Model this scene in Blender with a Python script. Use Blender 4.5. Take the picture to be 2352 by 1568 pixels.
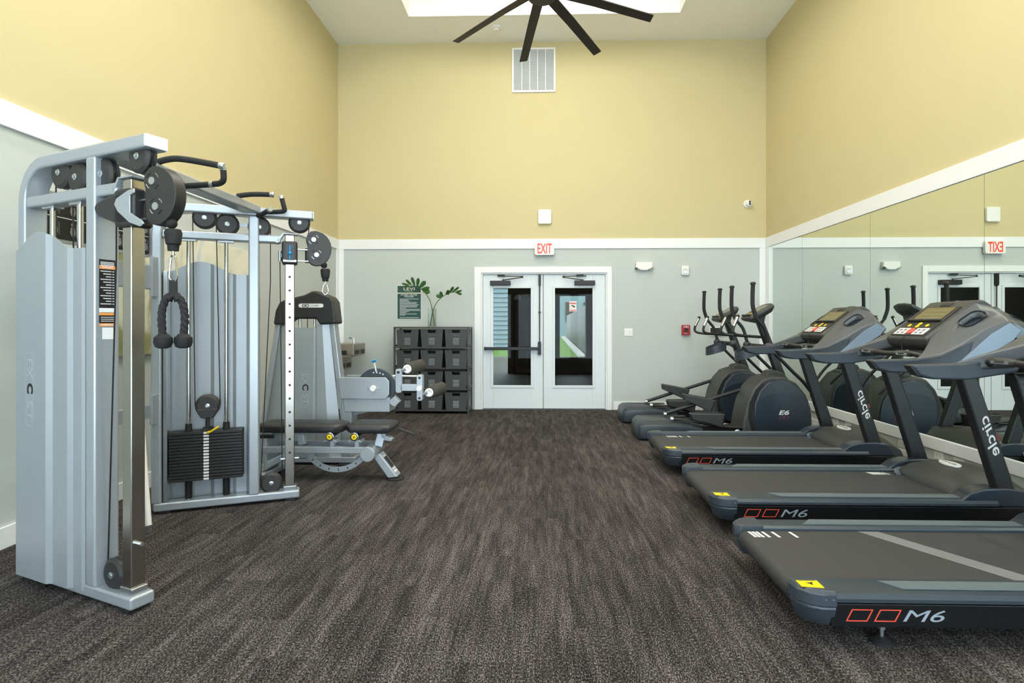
import bpy, bmesh, math, random
from mathutils import Vector, Matrix
random.seed(7)
R = math.radians
SC = bpy.context.scene
COL = SC.collection
for o in list(bpy.data.objects):
    bpy.data.objects.remove(o)

# ------------------------------------------------------------------ camera
cam_d = bpy.data.cameras.new('camera')
cam = bpy.data.objects.new('camera', cam_d)
COL.objects.link(cam)
cam.location = (0, 0, 1.2962)
cam.rotation_euler = (R(90), 0, 0.0273)
cam_d.sensor_fit = 'HORIZONTAL'
cam_d.sensor_width = 36
cam_d.lens = 1307.0 / 2352 * 36
cam_d.shift_x = (1176 - 1206.41) / 2352
cam_d.shift_y = (744.15 - 784) / 2352
cam_d.clip_start = 0.05
SC.camera = cam

# ------------------------------------------------------------------ sky
world = bpy.data.worlds.new('sky')
SC.world = world
world.use_nodes = True
wbg = world.node_tree.nodes['Background']
wbg.inputs[0].default_value = (0.78, 0.895, 1.0, 1)
wbg.inputs[1].default_value = 8.0
COFFER_POWER = 55.0      # emission strength of the light panel in the ceiling recess
DOWNLIGHT_W = 42.0       # each recessed downlight
DOWNLIGHT_COL = (1.0, 0.94, 0.86)

# ------------------------------------------------------------------ exposure
vs = SC.view_settings
vs.view_transform = 'Standard'
vs.look = 'None'
vs.exposure = 0.16
vs.gamma = 1.0
vs.use_curve_mapping = False


# ------------------------------------------------------------------ materials
def lin(c):
    return tuple(((v / 255) / 12.92 if v / 255 <= 0.04045 else ((v / 255 + 0.055) / 1.055) ** 2.4) for v in c)


MATS = {}


def mat(name, rgb, rough=0.5, metal=0.0, noise=0.0, nscale=40.0, bump=0.0, bscale=200.0, coat=0.0, spec=0.5, emit=None, estr=0.0):
    """Principled material; noise = relative tone variation, bump = fine relief."""
    m = bpy.data.materials.new(name)
    m.use_nodes = True
    nt = m.node_tree
    p = nt.nodes['Principled BSDF']
    c = lin(rgb)
    p.inputs['Base Color'].default_value = (*c, 1)
    p.inputs['Roughness'].default_value = rough
    p.inputs['Metallic'].default_value = metal
    p.inputs['Specular IOR Level'].default_value = spec
    if coat:
        p.inputs['Coat Weight'].default_value = coat
        p.inputs['Coat Roughness'].default_value = 0.15
    tc = None
    if noise or bump:
        tc = nt.nodes.new('ShaderNodeTexCoord')
    if noise:
        n = nt.nodes.new('ShaderNodeTexNoise')
        n.inputs['Scale'].default_value = nscale
        n.inputs['Detail'].default_value = 4
        nt.links.new(tc.outputs['Object'], n.inputs['Vector'])
        mx = nt.nodes.new('ShaderNodeMix')
        mx.data_type = 'RGBA'
        mx.inputs[6].default_value = (*[v * (1 - noise) for v in c], 1)
        mx.inputs[7].default_value = (*[min(1, v * (1 + noise)) for v in c], 1)
        nt.links.new(n.outputs['Fac'], mx.inputs[0])
        nt.links.new(mx.outputs[2], p.inputs['Base Color'])
    if bump:
        n2 = nt.nodes.new('ShaderNodeTexNoise')
        n2.inputs['Scale'].default_value = bscale
        n2.inputs['Detail'].default_value = 2
        nt.links.new(tc.outputs['Object'], n2.inputs['Vector'])
        b = nt.nodes.new('ShaderNodeBump')
        b.inputs['Strength'].default_value = bump
        b.inputs['Distance'].default_value = 0.002
        nt.links.new(n2.outputs['Fac'], b.inputs['Height'])
        nt.links.new(b.outputs['Normal'], p.inputs['Normal'])
    if emit:
        p.inputs['Emission Color'].default_value = (*lin(emit), 1)
        p.inputs['Emission Strength'].default_value = estr
    MATS[name] = m
    return m


mat('yellow_paint', (203, 191, 148), 0.75, noise=0.02, nscale=3, bump=0.12, bscale=250, spec=0.25)
mat('grey_paint', (190, 197, 194), 0.7, noise=0.02, nscale=3, bump=0.12, bscale=250, spec=0.3)
mat('ceiling_paint', (246, 247, 242), 0.85, noise=0.015, nscale=3, bump=0.1, bscale=250, spec=0.2)
mat('white_trim', (232, 235, 236), 0.45, noise=0.01, nscale=6)
mat('white_coffer', (244, 244, 240), 0.7, noise=0.01, nscale=6)
mat('door_white', (216, 224, 228), 0.4, noise=0.01, nscale=6)
mat('white_plastic', (232, 232, 228), 0.4, noise=0.02, nscale=12)
mat('black_metal', (30, 30, 31), 0.4, 0.3, noise=0.08, nscale=30)
mat('fan_dark', (44, 36, 28), 0.55, noise=0.12, nscale=14)
mat('silver_paint', (168, 176, 182), 0.32, 0.45, noise=0.03, nscale=60, bump=0.04, bscale=600)
mat('silver_sheet', (160, 168, 172), 0.38, 0.35, noise=0.03, nscale=8, bump=0.04, bscale=600)
mat('emboss_line', (178, 188, 192), 0.4, 0.3)
mat('chrome', (205, 205, 202), 0.16, 1.0, noise=0.03, nscale=10)
mat('brushed_steel', (180, 177, 170), 0.24, 1.0, noise=0.06, nscale=30)
mat('zinc', (190, 196, 200), 0.28, 0.9, noise=0.05, nscale=40)
mat('black_plastic', (36, 37, 38), 0.45, noise=0.08, nscale=30, bump=0.06, bscale=500)
mat('pulley_plastic', (42, 42, 41), 0.5, noise=0.06, nscale=40, bump=0.08, bscale=700)
mat('rubber', (20, 20, 21), 0.75, noise=0.1, nscale=40, bump=0.2, bscale=500)
mat('foam_grip', (34, 36, 38), 0.8, noise=0.1, nscale=60, bump=0.3, bscale=700)
mat('roller_foam', (62, 62, 56), 0.85, noise=0.08, nscale=40, bump=0.3, bscale=500)
mat('rope', (32, 32, 35), 0.8, noise=0.15, nscale=60, bump=0.4, bscale=400)
mat('cable', (20, 20, 21), 0.45)
mat('iron_plate', (34, 36, 36), 0.5, 0.2, noise=0.1, nscale=50, bump=0.1, bscale=400)
mat('vinyl', (42, 42, 44), 0.42, noise=0.08, nscale=30, bump=0.25, bscale=350)
mat('slate_plastic', (54, 62, 70), 0.4, 0.1, noise=0.06, nscale=30, bump=0.05, bscale=600)
mat('slate_blue', (42, 51, 62), 0.33, 0.15, noise=0.05, nscale=20, coat=0.2)
mat('charcoal_plastic', (60, 62, 62), 0.48, 0.05, noise=0.06, nscale=30, bump=0.12, bscale=700)
mat('hood_plastic', (56, 59, 59), 0.5, noise=0.06, nscale=30, bump=0.15, bscale=700)
mat('console_grey', (82, 86, 90), 0.38, 0.15, noise=0.04, nscale=30, bump=0.05, bscale=700)
mat('console_silver', (116, 128, 142), 0.35, 0.4, noise=0.03, nscale=30)
mat('rail_strip', (88, 100, 106), 0.5, noise=0.08, nscale=60, bump=0.2, bscale=700)
mat('rail_slate', (52, 62, 70), 0.36, 0.2, noise=0.06, nscale=20)
mat('belt', (52, 53, 55), 0.6, noise=0.06, nscale=200, bump=0.15, bscale=900)
mat('belt_seam', (112, 113, 116), 0.6, noise=0.05, nscale=60)
mat('skirt_black', (16, 17, 19), 0.3, noise=0.1, nscale=20)
mat('upright_black', (28, 30, 32), 0.42, 0.1, noise=0.08, nscale=30, bump=0.06, bscale=600)
mat('print_white', (222, 224, 224), 0.5, noise=0.02, nscale=50)
mat('silver_print_and_highlight', (150, 162, 172), 0.4, 0.2, noise=0.02, nscale=50)
mat('print_red', (214, 74, 52), 0.5, noise=0.03, nscale=50)
mat('print_darkred', (126, 52, 60), 0.5, noise=0.03, nscale=50)
mat('print_orange', (232, 150, 70), 0.5, noise=0.03, nscale=50)
mat('print_black', (20, 20, 20), 0.5, noise=0.05, nscale=50)
mat('print_grey', (120, 122, 120), 0.5, noise=0.05, nscale=50)
mat('yellow_sticker', (238, 208, 10), 0.4, noise=0.03, nscale=30)
mat('yellow_plastic', (230, 196, 20), 0.4, noise=0.03, nscale=30)
mat('blue_plastic', (40, 140, 196), 0.35, noise=0.03, nscale=30)
mat('red_button', (214, 84, 72), 0.4, noise=0.03, nscale=30)
mat('lcd', (104, 98, 62), 0.2, noise=0.1, nscale=40)
mat('fire_red', (168, 30, 40), 0.4, noise=0.04, nscale=30)
mat('exit_red', (226, 66, 50), 0.4, emit=(230, 60, 44), estr=0.25)
mat('sign_green', (28, 72, 66), 0.35, noise=0.05, nscale=12)
mat('sign_cream', (226, 226, 190), 0.5, noise=0.03, nscale=20)
mat('shelf_metal', (74, 76, 76), 0.45, 0.4, noise=0.08, nscale=30)
mat('bin_plastic', (58, 61, 62), 0.55, noise=0.06, nscale=30, bump=0.05, bscale=400)
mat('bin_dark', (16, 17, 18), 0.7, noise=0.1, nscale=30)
mat('leaf_green', (48, 92, 40), 0.4, noise=0.25, nscale=14)
mat('stem_green', (60, 86, 40), 0.5, noise=0.15, nscale=30)
mat('steel_fountain', (168, 160, 148), 0.3, 0.9, noise=0.05, nscale=20)
mat('canvas_edge', (214, 210, 192), 0.8, noise=0.03, nscale=30)
mat('vent_fin', (206, 210, 212), 0.5, noise=0.02, nscale=30)
mat('lamp_glow', (255, 250, 240), 0.5, emit=(255, 240, 216), estr=12.0)
mat('coffer_glow', (255, 252, 246), 0.5, emit=(255, 247, 234), estr=COFFER_POWER * 0.1)
mat('ext_floor', (66, 61, 49), 0.6, noise=0.1, nscale=4, bump=0.2, bscale=60)
mat('ext_brown', (80, 66, 54), 0.7, noise=0.08, nscale=5)
mat('ext_door', (112, 88, 70), 0.5, noise=0.08, nscale=6)
mat('ext_siding', (134, 152, 162), 0.6, noise=0.03, nscale=5)
mat('ext_concrete', (176, 174, 168), 0.8, noise=0.05, nscale=8)
mat('ext_soffit', (120, 116, 108), 0.8, noise=0.04, nscale=5)
mat('grass', (88, 122, 34), 0.9, noise=0.3, nscale=30, bump=0.5, bscale=80)
mat('sticker_white', (226, 222, 218), 0.5, noise=0.02, nscale=50)


def special_materials():
    # mirror: silvered glass with a faint green tint
    m = bpy.data.materials.new('mirror_glass')
    m.use_nodes = True
    p = m.node_tree.nodes['Principled BSDF']
    p.inputs['Base Color'].default_value = (0.80, 0.86, 0.82, 1)
    p.inputs['Metallic'].default_value = 1.0
    p.inputs['Roughness'].default_value = 0.004
    MATS['mirror_glass'] = m
    # clear/tinted panes
    for nm, tint, gl in (('door_glass', (0.50, 0.52, 0.50), 1.2), ('window_glass', (0.95, 0.97, 0.97), 1.3), ('vase_glass', (0.93, 0.96, 0.94), 1.35)):
        m = bpy.data.materials.new(nm)
        m.use_nodes = True
        nt = m.node_tree
        nt.nodes.clear()
        out = nt.nodes.new('ShaderNodeOutputMaterial')
        tr = nt.nodes.new('ShaderNodeBsdfTransparent')
        tr.inputs[0].default_value = (*tint, 1)
        gs = nt.nodes.new('ShaderNodeBsdfGlossy')
        gs.inputs['Roughness'].default_value = 0.02
        fr = nt.nodes.new('ShaderNodeFresnel')
        fr.inputs[0].default_value = gl
        mx = nt.nodes.new('ShaderNodeMixShader')
        nt.links.new(fr.outputs[0], mx.inputs[0])
        nt.links.new(tr.outputs[0], mx.inputs[1])
        nt.links.new(gs.outputs[0], mx.inputs[2])
        nt.links.new(mx.outputs[0], out.inputs[0])
        MATS[nm] = m
    # striped loop-pile carpet; each plank shifts the pattern by its own random value
    m = bpy.data.materials.new('carpet')
    m.use_nodes = True
    nt = m.node_tree
    L = nt.links
    p = nt.nodes['Principled BSDF']
    p.inputs['Roughness'].default_value = 0.95
    p.inputs['Specular IOR Level'].default_value = 0.15
    tc = nt.nodes.new('ShaderNodeTexCoord')
    oi = nt.nodes.new('ShaderNodeObjectInfo')
    sc = nt.nodes.new('ShaderNodeVectorMath'); sc.operation = 'SCALE'
    cmb = nt.nodes.new('ShaderNodeCombineXYZ')
    L.new(oi.outputs['Random'], cmb.inputs[0]); L.new(oi.outputs['Random'], cmb.inputs[1])
    L.new(cmb.outputs[0], sc.inputs[0]); sc.inputs['Scale'].default_value = 37.0
    add = nt.nodes.new('ShaderNodeVectorMath'); add.operation = 'ADD'
    L.new(tc.outputs['Object'], add.inputs[0]); L.new(sc.outputs[0], add.inputs[1])
    def noise(vec_scale, scale, detail=3, rough=0.6):
        mp = nt.nodes.new('ShaderNodeMapping'); mp.inputs['Scale'].default_value = vec_scale
        L.new(add.outputs[0], mp.inputs[0])
        n = nt.nodes.new('ShaderNodeTexNoise'); n.inputs['Scale'].default_value = scale
        n.inputs['Detail'].default_value = detail; n.inputs['Roughness'].default_value = rough
        L.new(mp.outputs[0], n.inputs['Vector'])
        return n
    streak = noise((1, 0.10, 1), 17, 2)       # wide soft streaks along the plank
    line = noise((1, 0.06, 1), 70, 2)         # narrow yarn lines
    pile = noise((1, 0.45, 1), 190, 2, 0.7)   # loops
    def rng(n, a, b, lo, hi):
        r = nt.nodes.new('ShaderNodeMapRange')
        r.inputs[1].default_value = a; r.inputs[2].default_value = b; r.inputs[3].default_value = lo; r.inputs[4].default_value = hi
        L.new(n.outputs['Fac'], r.inputs[0]); return r
    a = rng(streak, 0.3, 0.7, -0.17, 0.17)
    b = rng(line, 0.3, 0.7, -0.12, 0.12)
    c = rng(pile, 0.28, 0.72, -0.75, 0.75)
    def madd(x, y):
        q = nt.nodes.new('ShaderNodeMath'); q.operation = 'ADD'; L.new(x, q.inputs[0])
        if isinstance(y, float): q.inputs[1].default_value = y
        else: L.new(y, q.inputs[1])
        return q.outputs[0]
    orv = nt.nodes.new('ShaderNodeMapRange'); L.new(oi.outputs['Random'], orv.inputs[0])
    orv.inputs[3].default_value = -0.06; orv.inputs[4].default_value = 0.06
    v = madd(madd(madd(madd(a.outputs[0], b.outputs[0]), c.outputs[0]), orv.outputs[0]), 0.46)
    ramp = nt.nodes.new('ShaderNodeValToRGB')
    e = ramp.color_ramp.elements
    e[0].position = 0.0; e[0].color = (*lin((14, 13, 13)), 1)
    e[1].position = 1.0; e[1].color = (*lin((122, 118, 118)), 1)
    k = e.new(0.5); k.color = (*lin((56, 51, 50)), 1)
    L.new(v, ramp.inputs[0])
    L.new(ramp.outputs[0], p.inputs['Base Color'])
    bp = nt.nodes.new('ShaderNodeBump'); bp.inputs['Strength'].default_value = 0.6; bp.inputs['Distance'].default_value = 0.004
    L.new(pile.outputs['Fac'], bp.inputs['Height']); L.new(bp.outputs[0], p.inputs['Normal'])
    MATS['carpet'] = m
    # loose abstract painting: cream, blue haze, moss green and rust smears
    m = bpy.data.materials.new('abstract_paint')
    m.use_nodes = True
    nt = m.node_tree; L = nt.links
    p = nt.nodes['Principled BSDF']; p.inputs['Roughness'].default_value = 0.7
    tc = nt.nodes.new('ShaderNodeTexCoord')
    n1 = nt.nodes.new('ShaderNodeTexNoise'); n1.inputs['Scale'].default_value = 2.6; n1.inputs['Detail'].default_value = 5; n1.inputs['Distortion'].default_value = 0.8
    L.new(tc.outputs['Object'], n1.inputs['Vector'])
    r1 = nt.nodes.new('ShaderNodeValToRGB'); r1.color_ramp.elements.remove(r1.color_ramp.elements[1])
    stops = [(0.0, (96, 104, 60)), (0.34, (150, 150, 104)), (0.45, (210, 210, 190)), (0.55, (224, 222, 204)), (0.63, (196, 206, 206)), (0.72, (170, 186, 204)), (1.0, (186, 140, 86))]
    for i, (pos, cc) in enumerate(stops):
        el = r1.color_ramp.elements[0] if i == 0 else r1.color_ramp.elements.new(pos)
        el.position = pos; el.color = (*lin(cc), 1)
    sep = nt.nodes.new('ShaderNodeSeparateXYZ'); L.new(tc.outputs['Object'], sep.inputs[0])
    mr = nt.nodes.new('ShaderNodeMapRange'); L.new(sep.outputs[1], mr.inputs[0])
    mr.inputs[1].default_value = 4.1; mr.inputs[2].default_value = 5.2; mr.inputs[3].default_value = -0.16; mr.inputs[4].default_value = 0.06
    sm = nt.nodes.new('ShaderNodeMath'); sm.operation = 'ADD'; L.new(n1.outputs['Fac'], sm.inputs[0]); L.new(mr.outputs[0], sm.inputs[1])
    L.new(sm.outputs[0], r1.inputs[0]); L.new(r1.outputs[0], p.inputs['Base Color'])
    MATS['abstract_paint'] = m


special_materials()


# ------------------------------------------------------------------ geometry helpers
class B:
    """Collects shapes into one mesh. M maps local to object coordinates."""
    def __init__(self, M=None):
        self.bm = bmesh.new()
        self.M = M
        self.mi = 0

    def _v(self, p):
        p = Vector(p)
        return self.bm.verts.new(self.M @ p if self.M else p)

    def face(self, vs):
        try:
            f = self.bm.faces.new(vs); f.material_index = self.mi; return f
        except ValueError:
            return None

    def hexa(self, c):
        """8 corners: bottom 0-3, top 4-7, both counter-clockwise"""
        v = [self._v(p) for p in c]
        for q in ((3, 2, 1, 0), (4, 5, 6, 7), (0, 1, 5, 4), (1, 2, 6, 5), (2, 3, 7, 6), (3, 0, 4, 7)):
            self.face([v[i] for i in q])
        return self

    def box(self, x0, x1, y0, y1, z0, z1):
        return self.hexa([(x0, y0, z0), (x1, y0, z0), (x1, y1, z0), (x0, y1, z0), (x0, y0, z1), (x1, y0, z1), (x1, y1, z1), (x0, y1, z1)])

    def prism(self, poly, lo, hi, axis='y'):
        """poly in the plane across axis; 'y': (x,z), 'z': (x,y), 'x': (y,z)"""
        def pt(a, b, t):
            return {'y': (a, t, b), 'z': (a, b, t), 'x': (t, a, b)}[axis]
        A = [self._v(pt(a, b, lo)) for a, b in poly]
        C = [self._v(pt(a, b, hi)) for a, b in poly]
        n = len(poly)
        self.face(A[::-1]); self.face(C)
        for i in range(n):
            j = (i + 1) % n
            self.face([A[i], A[j], C[j], C[i]])
        return self

    def rings(self, rings, closed=True, caps=True, loop=False):
        V = [[self._v(p) for p in r] for r in rings]
        n = len(V[0])
        pairs = list(zip(V[:-1], V[1:])) + ([(V[-1], V[0])] if loop else [])
        for a, b in pairs:
            for i in range(n if closed else n - 1):
                j = (i + 1) % n
                self.face([a[i], a[j], b[j], b[i]])
        if caps and closed and not loop:
            self.face(V[0][::-1]); self.face(V[-1])
        return self

    def cyl(self, p0, p1, r0, r1=None, seg=16):
        r1 = r0 if r1 is None else r1
        p0, p1 = Vector(p0), Vector(p1)
        d = (p1 - p0).normalized()
        a = d.orthogonal().normalized(); b = d.cross(a)
        def ring(p, r):
            return [p + (a * math.cos(t) + b * math.sin(t)) * r for t in (2 * math.pi * k / seg for k in range(seg))]
        return self.rings([ring(p0, r0), ring(p1, r1)])

    def tube(self, pts, r, seg=10, smooth=0, closed=False):
        pts = [Vector(p) for p in pts]
        if smooth:
            pts = spline(pts, smooth, closed)
        rr = r if isinstance(r, (list, tuple)) else None
        n = len(pts); out = []
        up = None
        for i, p in enumerate(pts):
            if closed:
                d = pts[(i + 1) % n] - pts[i - 1]
            else:
                d = pts[min(i + 1, n - 1)] - pts[max(i - 1, 0)]
            d.normalize()
            if up is None:
                up = d.orthogonal().normalized()
            up = (up - d * up.dot(d))
            up = up.normalized() if up.length > 1e-6 else d.orthogonal().normalized()
            s = d.cross(up)
            q = (rr[0] + (rr[1] - rr[0]) * i / (n - 1)) if rr else r
            out.append([p + (up * math.cos(t) + s * math.sin(t)) * q for t in (2 * math.pi * k / seg for k in range(seg))])
        return self.rings(out, loop=closed)

    def beam(self, p0, p1, w, h, up=(0, 0, 1)):
        """rectangular bar: w across, h along 'up'"""
        p0, p1 = Vector(p0), Vector(p1)
        d = (p1 - p0).normalized(); up = Vector(up)
        s = d.cross(up).normalized(); u = s.cross(d).normalized()
        def ring(p):
            return [p - s * w / 2 - u * h / 2, p + s * w / 2 - u * h / 2, p + s * w / 2 + u * h / 2, p - s * w / 2 + u * h / 2]
        return self.rings([ring(p0), ring(p1)])

    def sweep(self, pts, w, h, side=(0, 1, 0), smooth=0):
        """rectangular section along a path lying across 'side'; w along side"""
        pts = [Vector(p) for p in pts]
        if smooth: pts = spline(pts, smooth)
        s = Vector(side).normalized(); out = []; n = len(pts)
        for i, p in enumerate(pts):
            d = (pts[min(i + 1, n - 1)] - pts[max(i - 1, 0)]).normalized()
            u = s.cross(d).normalized()
            out.append([p - s * w / 2 - u * h / 2, p + s * w / 2 - u * h / 2, p + s * w / 2 + u * h / 2, p - s * w / 2 + u * h / 2])
        return self.rings(out)

    def lathe(self, prof, o, axis, seg=24):
        """prof: list of (radius, height) along axis from o"""
        o = Vector(o); d = Vector(axis).normalized(); a = d.orthogonal().normalized(); b = d.cross(a)
        out = [[o + d * h + (a * math.cos(t) + b * math.sin(t)) * max(r, 1e-4) for t in (2 * math.pi * k / seg for k in range(seg))] for r, h in prof]
        return self.rings(out)

    def ball(self, c, r, sx=1, sy=1, sz=1, seg=14, rings=8):
        c = Vector(c); out = []
        for i in range(1, rings):
            t = math.pi * i / rings
            out.append([c + Vector((math.sin(t) * math.cos(q) * r * sx, math.sin(t) * math.sin(q) * r * sy, -math.cos(t) * r * sz)) for q in (2 * math.pi * k / seg for k in range(seg))])
        return self.rings(out)

    def done(self, name, mats, parent=None, bevel=0, seg=2, angle=35, world=None, kind=None, label=None, flat=False):
        bmesh.ops.recalc_face_normals(self.bm, faces=self.bm.faces[:])
        me = bpy.data.meshes.new(name)
        self.bm.to_mesh(me); self.bm.free()
        for mm in ([mats] if isinstance(mats, str) else mats):
            me.materials.append(MATS[mm])
        if not flat:
            me.shade_smooth()
            me.set_sharp_from_angle(angle=R(angle))
        o = bpy.data.objects.new(name, me)
        COL.objects.link(o)
        if bevel:
            b = o.modifiers.new('bevel', 'BEVEL'); b.width = bevel; b.segments = seg; b.limit_method = 'ANGLE'; b.angle_limit = R(40)
            b.harden_normals = True
        if parent is not None:
            adopt(o, parent)
        if kind: o['kind'] = kind
        if label: o['label'] = label
        return o


def spline(pts, k, closed=False):
    out = []; n = len(pts)
    rng = range(n) if closed else range(n - 1)
    for i in rng:
        g = (lambda j: pts[j % n]) if closed else (lambda j: pts[max(0, min(n - 1, j))])
        p0, p1, p2, p3 = g(i - 1), g(i), g(i + 1), g(i + 2)
        for j in range(k):
            t = j / k
            out.append(0.5 * ((2 * p1) + (p2 - p0) * t + (2 * p0 - 5 * p1 + 4 * p2 - p3) * t * t + (3 * p1 - p0 - 3 * p2 + p3) * t ** 3))
    if not closed: out.append(pts[-1])
    return out


ROOTM = {}


def wm(o):
    """world matrix without a depsgraph update"""
    m = o.matrix_basis.copy()
    if o.parent is not None:
        m = wm(o.parent) @ o.matrix_parent_inverse @ m
    return m


def adopt(o, parent):
    """keep mesh coordinates as authored in the root's space"""
    o.parent = parent
    if parent.get('_world'):
        o.matrix_parent_inverse = wm(parent).inverted()


def tag(o, label, cat, group=None, kind=None):
    o['label'] = label
    o['category'] = cat
    if group: o['group'] = group
    if kind: o['kind'] = kind
    return o


def thing(name, loc, label, cat, group=None, world=True, rotz=0):
    o = bpy.data.objects.new(name, None)
    o.empty_display_size = 0.1
    COL.objects.link(o)
    o.location = loc
    o.rotation_euler = (0, 0, rotz)
    tag(o, label, cat, group)
    if world: o['_world'] = 1
    return o


def struct(o):
    o['kind'] = 'structure'
    return o


def frame(o, x, y):
    """matrix whose local x,y axes are the given directions at point o"""
    x = Vector(x).normalized(); y = Vector(y); y = (y - x * y.dot(x)).normalized(); z = x.cross(y)
    return Matrix(((x[0], y[0], z[0], o[0]), (x[1], y[1], z[1], o[1]), (x[2], y[2], z[2], o[2]), (0, 0, 0, 1)))


def text(name, body, M, w, h, m, parent=None, shear=0.0, depth=0.0008, bold=0.0, label=None):
    """flat lettering centred on M's origin and fitted to w x h"""
    cu = bpy.data.curves.new(name, 'FONT')
    cu.body = body; cu.size = 1; cu.extrude = 0.01; cu.shear = shear; cu.offset = bold
    cu.resolution_u = 3
    t = bpy.data.objects.new(name, cu); COL.objects.link(t)
    dg = bpy.context.evaluated_depsgraph_get()
    me = bpy.data.meshes.new_from_object(t.evaluated_get(dg))
    bpy.data.objects.remove(t)
    xs = [v.co.x for v in me.vertices]; ys = [v.co.y for v in me.vertices]
    cx, cy = (min(xs) + max(xs)) / 2, (min(ys) + max(ys)) / 2
    sx, sy = w / (max(xs) - min(xs)), h / (max(ys) - min(ys))
    for v in me.vertices:
        v.co = M @ Vector(((v.co.x - cx) * sx, (v.co.y - cy) * sy, v.co.z / 0.01 * depth))
    me.materials.clear(); me.materials.append(MATS[m])
    me.name = name
    o = bpy.data.objects.new(name, me); COL.objects.link(o)
    if parent is not None: adopt(o, parent)
    if label: o['label'] = label
    return o


def copy_tree(o, parent=None):
    c = o.copy(); COL.objects.link(c); c.parent = parent
    if parent is not None: c.matrix_parent_inverse = o.matrix_parent_inverse.copy()
    for ch in list(o.children): copy_tree(ch, c)
    return c


def rrect(x0, x1, y0, y1, r, n=4):
    out = []
    for cx, cy, a in ((x1 - r, y0 + r, -90), (x1 - r, y1 - r, 0), (x0 + r, y1 - r, 90), (x0 + r, y0 + r, 180)):
        for k in range(n + 1):
            t = R(a + 90 * k / n); out.append((cx + r * math.cos(t), cy + r * math.sin(t)))
    return out


# ================================================================== ROOM
XL, XR, YB, YF, H = -3.109, 3.385, 8.647, -2.2, 5.583
ZB, ZT = 2.44, 2.59          # band rail between grey and yellow paint
DX0, DX1, DZ = -0.905, 1.0, 2.075

# floor: slab with carpet planks on it
floor = struct(B().box(XL - 0.1, XR + 0.1, YF - 0.1, YB + 0.12, -0.12, -0.008).done('floor', 'ext_concrete'))
pw, pl = 0.25, 1.0
proto = None
bmp = B().box(0.0004, pw - 0.0004, 0.0004, pl - 0.0004, -0.008, 0.0)
proto = bmp.done('carpet_plank', 'carpet', floor, flat=True)
cut = {}
first = True
for i in range(26):
    x = XL + i * pw - 0.003
    off = (i % 3) * 0.333 + random.uniform(-0.05, 0.05)
    y = YF - off
    while y < YB:
        lo, hi = max(y, YF), min(y + pl, YB + 0.0)
        if hi - lo > 0.02:
            if first:
                o = proto; first = False
            else:
                o = proto.copy(); COL.objects.link(o); o.parent = floor
            if hi - lo < pl - 1e-4:
                o.scale = (1, (hi - lo) / pl, 1)
            o.location = (x, lo, 0)
        y += pl

# ceiling with a raised recess
CX0, CX1, CY0, CY1, CH = -1.845, 1.92, 0.9, 7.89, 0.55
b = B()
b.box(XL - 0.1, CX0, YF - 0.1, YB + 0.1, H, H + 0.1).box(CX1, XR + 0.1, YF - 0.1, YB + 0.1, H, H + 0.1)
b.box(CX0, CX1, YF - 0.1, CY0, H, H + 0.1).box(CX0, CX1, CY1, YB + 0.1, H, H + 0.1)
ceiling = struct(b.done('ceiling', 'ceiling_paint', flat=True))
b = B()
e_ = 0.004
b.box(CX0 - 0.05, CX0 + e_, CY0, CY1, H - 0.001, H + CH).box(CX1 - e_, CX1 + 0.05, CY0, CY1, H - 0.001, H + CH)
b.box(CX0 + e_, CX1 - e_, CY0 - 0.05, CY0 + e_, H - 0.001, H + CH).box(CX0 + e_, CX1 - e_, CY1 - e_, CY1 + 0.05, H - 0.001, H + CH)
b.box(CX0 - 0.05, CX1 + 0.05, CY0 - 0.05, CY1 + 0.05, H + CH, H + CH + 0.05)
b.done('ceiling_recess', 'white_coffer', ceiling, flat=True)

# walls
def two_tone(name, boxes):
    """boxes: (x0,x1,y0,y1,z0,z1); split at the band rail into grey below and yellow above"""
    b = B()
    for x0, x1, y0, y1, z0, z1 in boxes:
        if z0 < ZB + 0.05:
            b.mi = 0; b.box(x0, x1, y0, y1, z0, min(z1, ZB + 0.05))
        if z1 > ZB + 0.05:
            b.mi = 1; b.box(x0, x1, y0, y1, max(z0, ZB + 0.05), z1)
    return struct(b.done(name, ['grey_paint', 'yellow_paint'], flat=True))

two_tone('wall_left', [(XL - 0.12, XL, YF, YB + 0.12, -0.02, H)])
two_tone('wall_right', [(XR, XR + 0.12, YF, YB + 0.12, -0.02, H)])
two_tone('wall_back', [(XL, DX0, YB, YB + 0.12, -0.02, H), (DX1, XR, YB, YB + 0.12, -0.02, H), (DX0, DX1, YB, YB + 0.12, DZ, H)])
# rear wall (behind the viewer) with daylight windows, low and high rows
WIN = [(-3.0, -0.98), (-0.83, 1.08), (1.23, 3.25)]
WZ = [(0.06, 2.38), (3.1, 4.9)]
rear = []
xs = [XL] + [v for w in WIN for v in w] + [XR]
for i in range(0, len(xs), 2):
    rear.append((xs[i], xs[i + 1], YF - 0.12, YF, -0.02, H))
for a, c in WIN:
    for z0, z1 in ((-0.02, WZ[0][0]), (WZ[0][1], WZ[1][0]), (WZ[1][1], H)):
        rear.append((a, c, YF - 0.12, YF, z0, z1))
two_tone('wall_rear', rear)
k = 1
for a, c in WIN:
    for z0, z1 in WZ:
        t = 0.06
        w = B().box(a, a + t, YF - 0.1, YF - 0.02, z0, z1).box(c - t, c, YF - 0.1, YF - 0.02, z0, z1).box(a + t, c - t, YF - 0.1, YF - 0.02, z0, z0 + t).box(a + t, c - t, YF - 0.1, YF - 0.02, z1 - t, z1)
        w = struct(w.done('window_%d' % k, 'white_trim', bevel=0.004))
        B().box(a + t, c - t, YF - 0.065, YF - 0.055, z0 + t, z1 - t).done('window_pane', 'window_glass', w)
        k += 1

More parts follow.
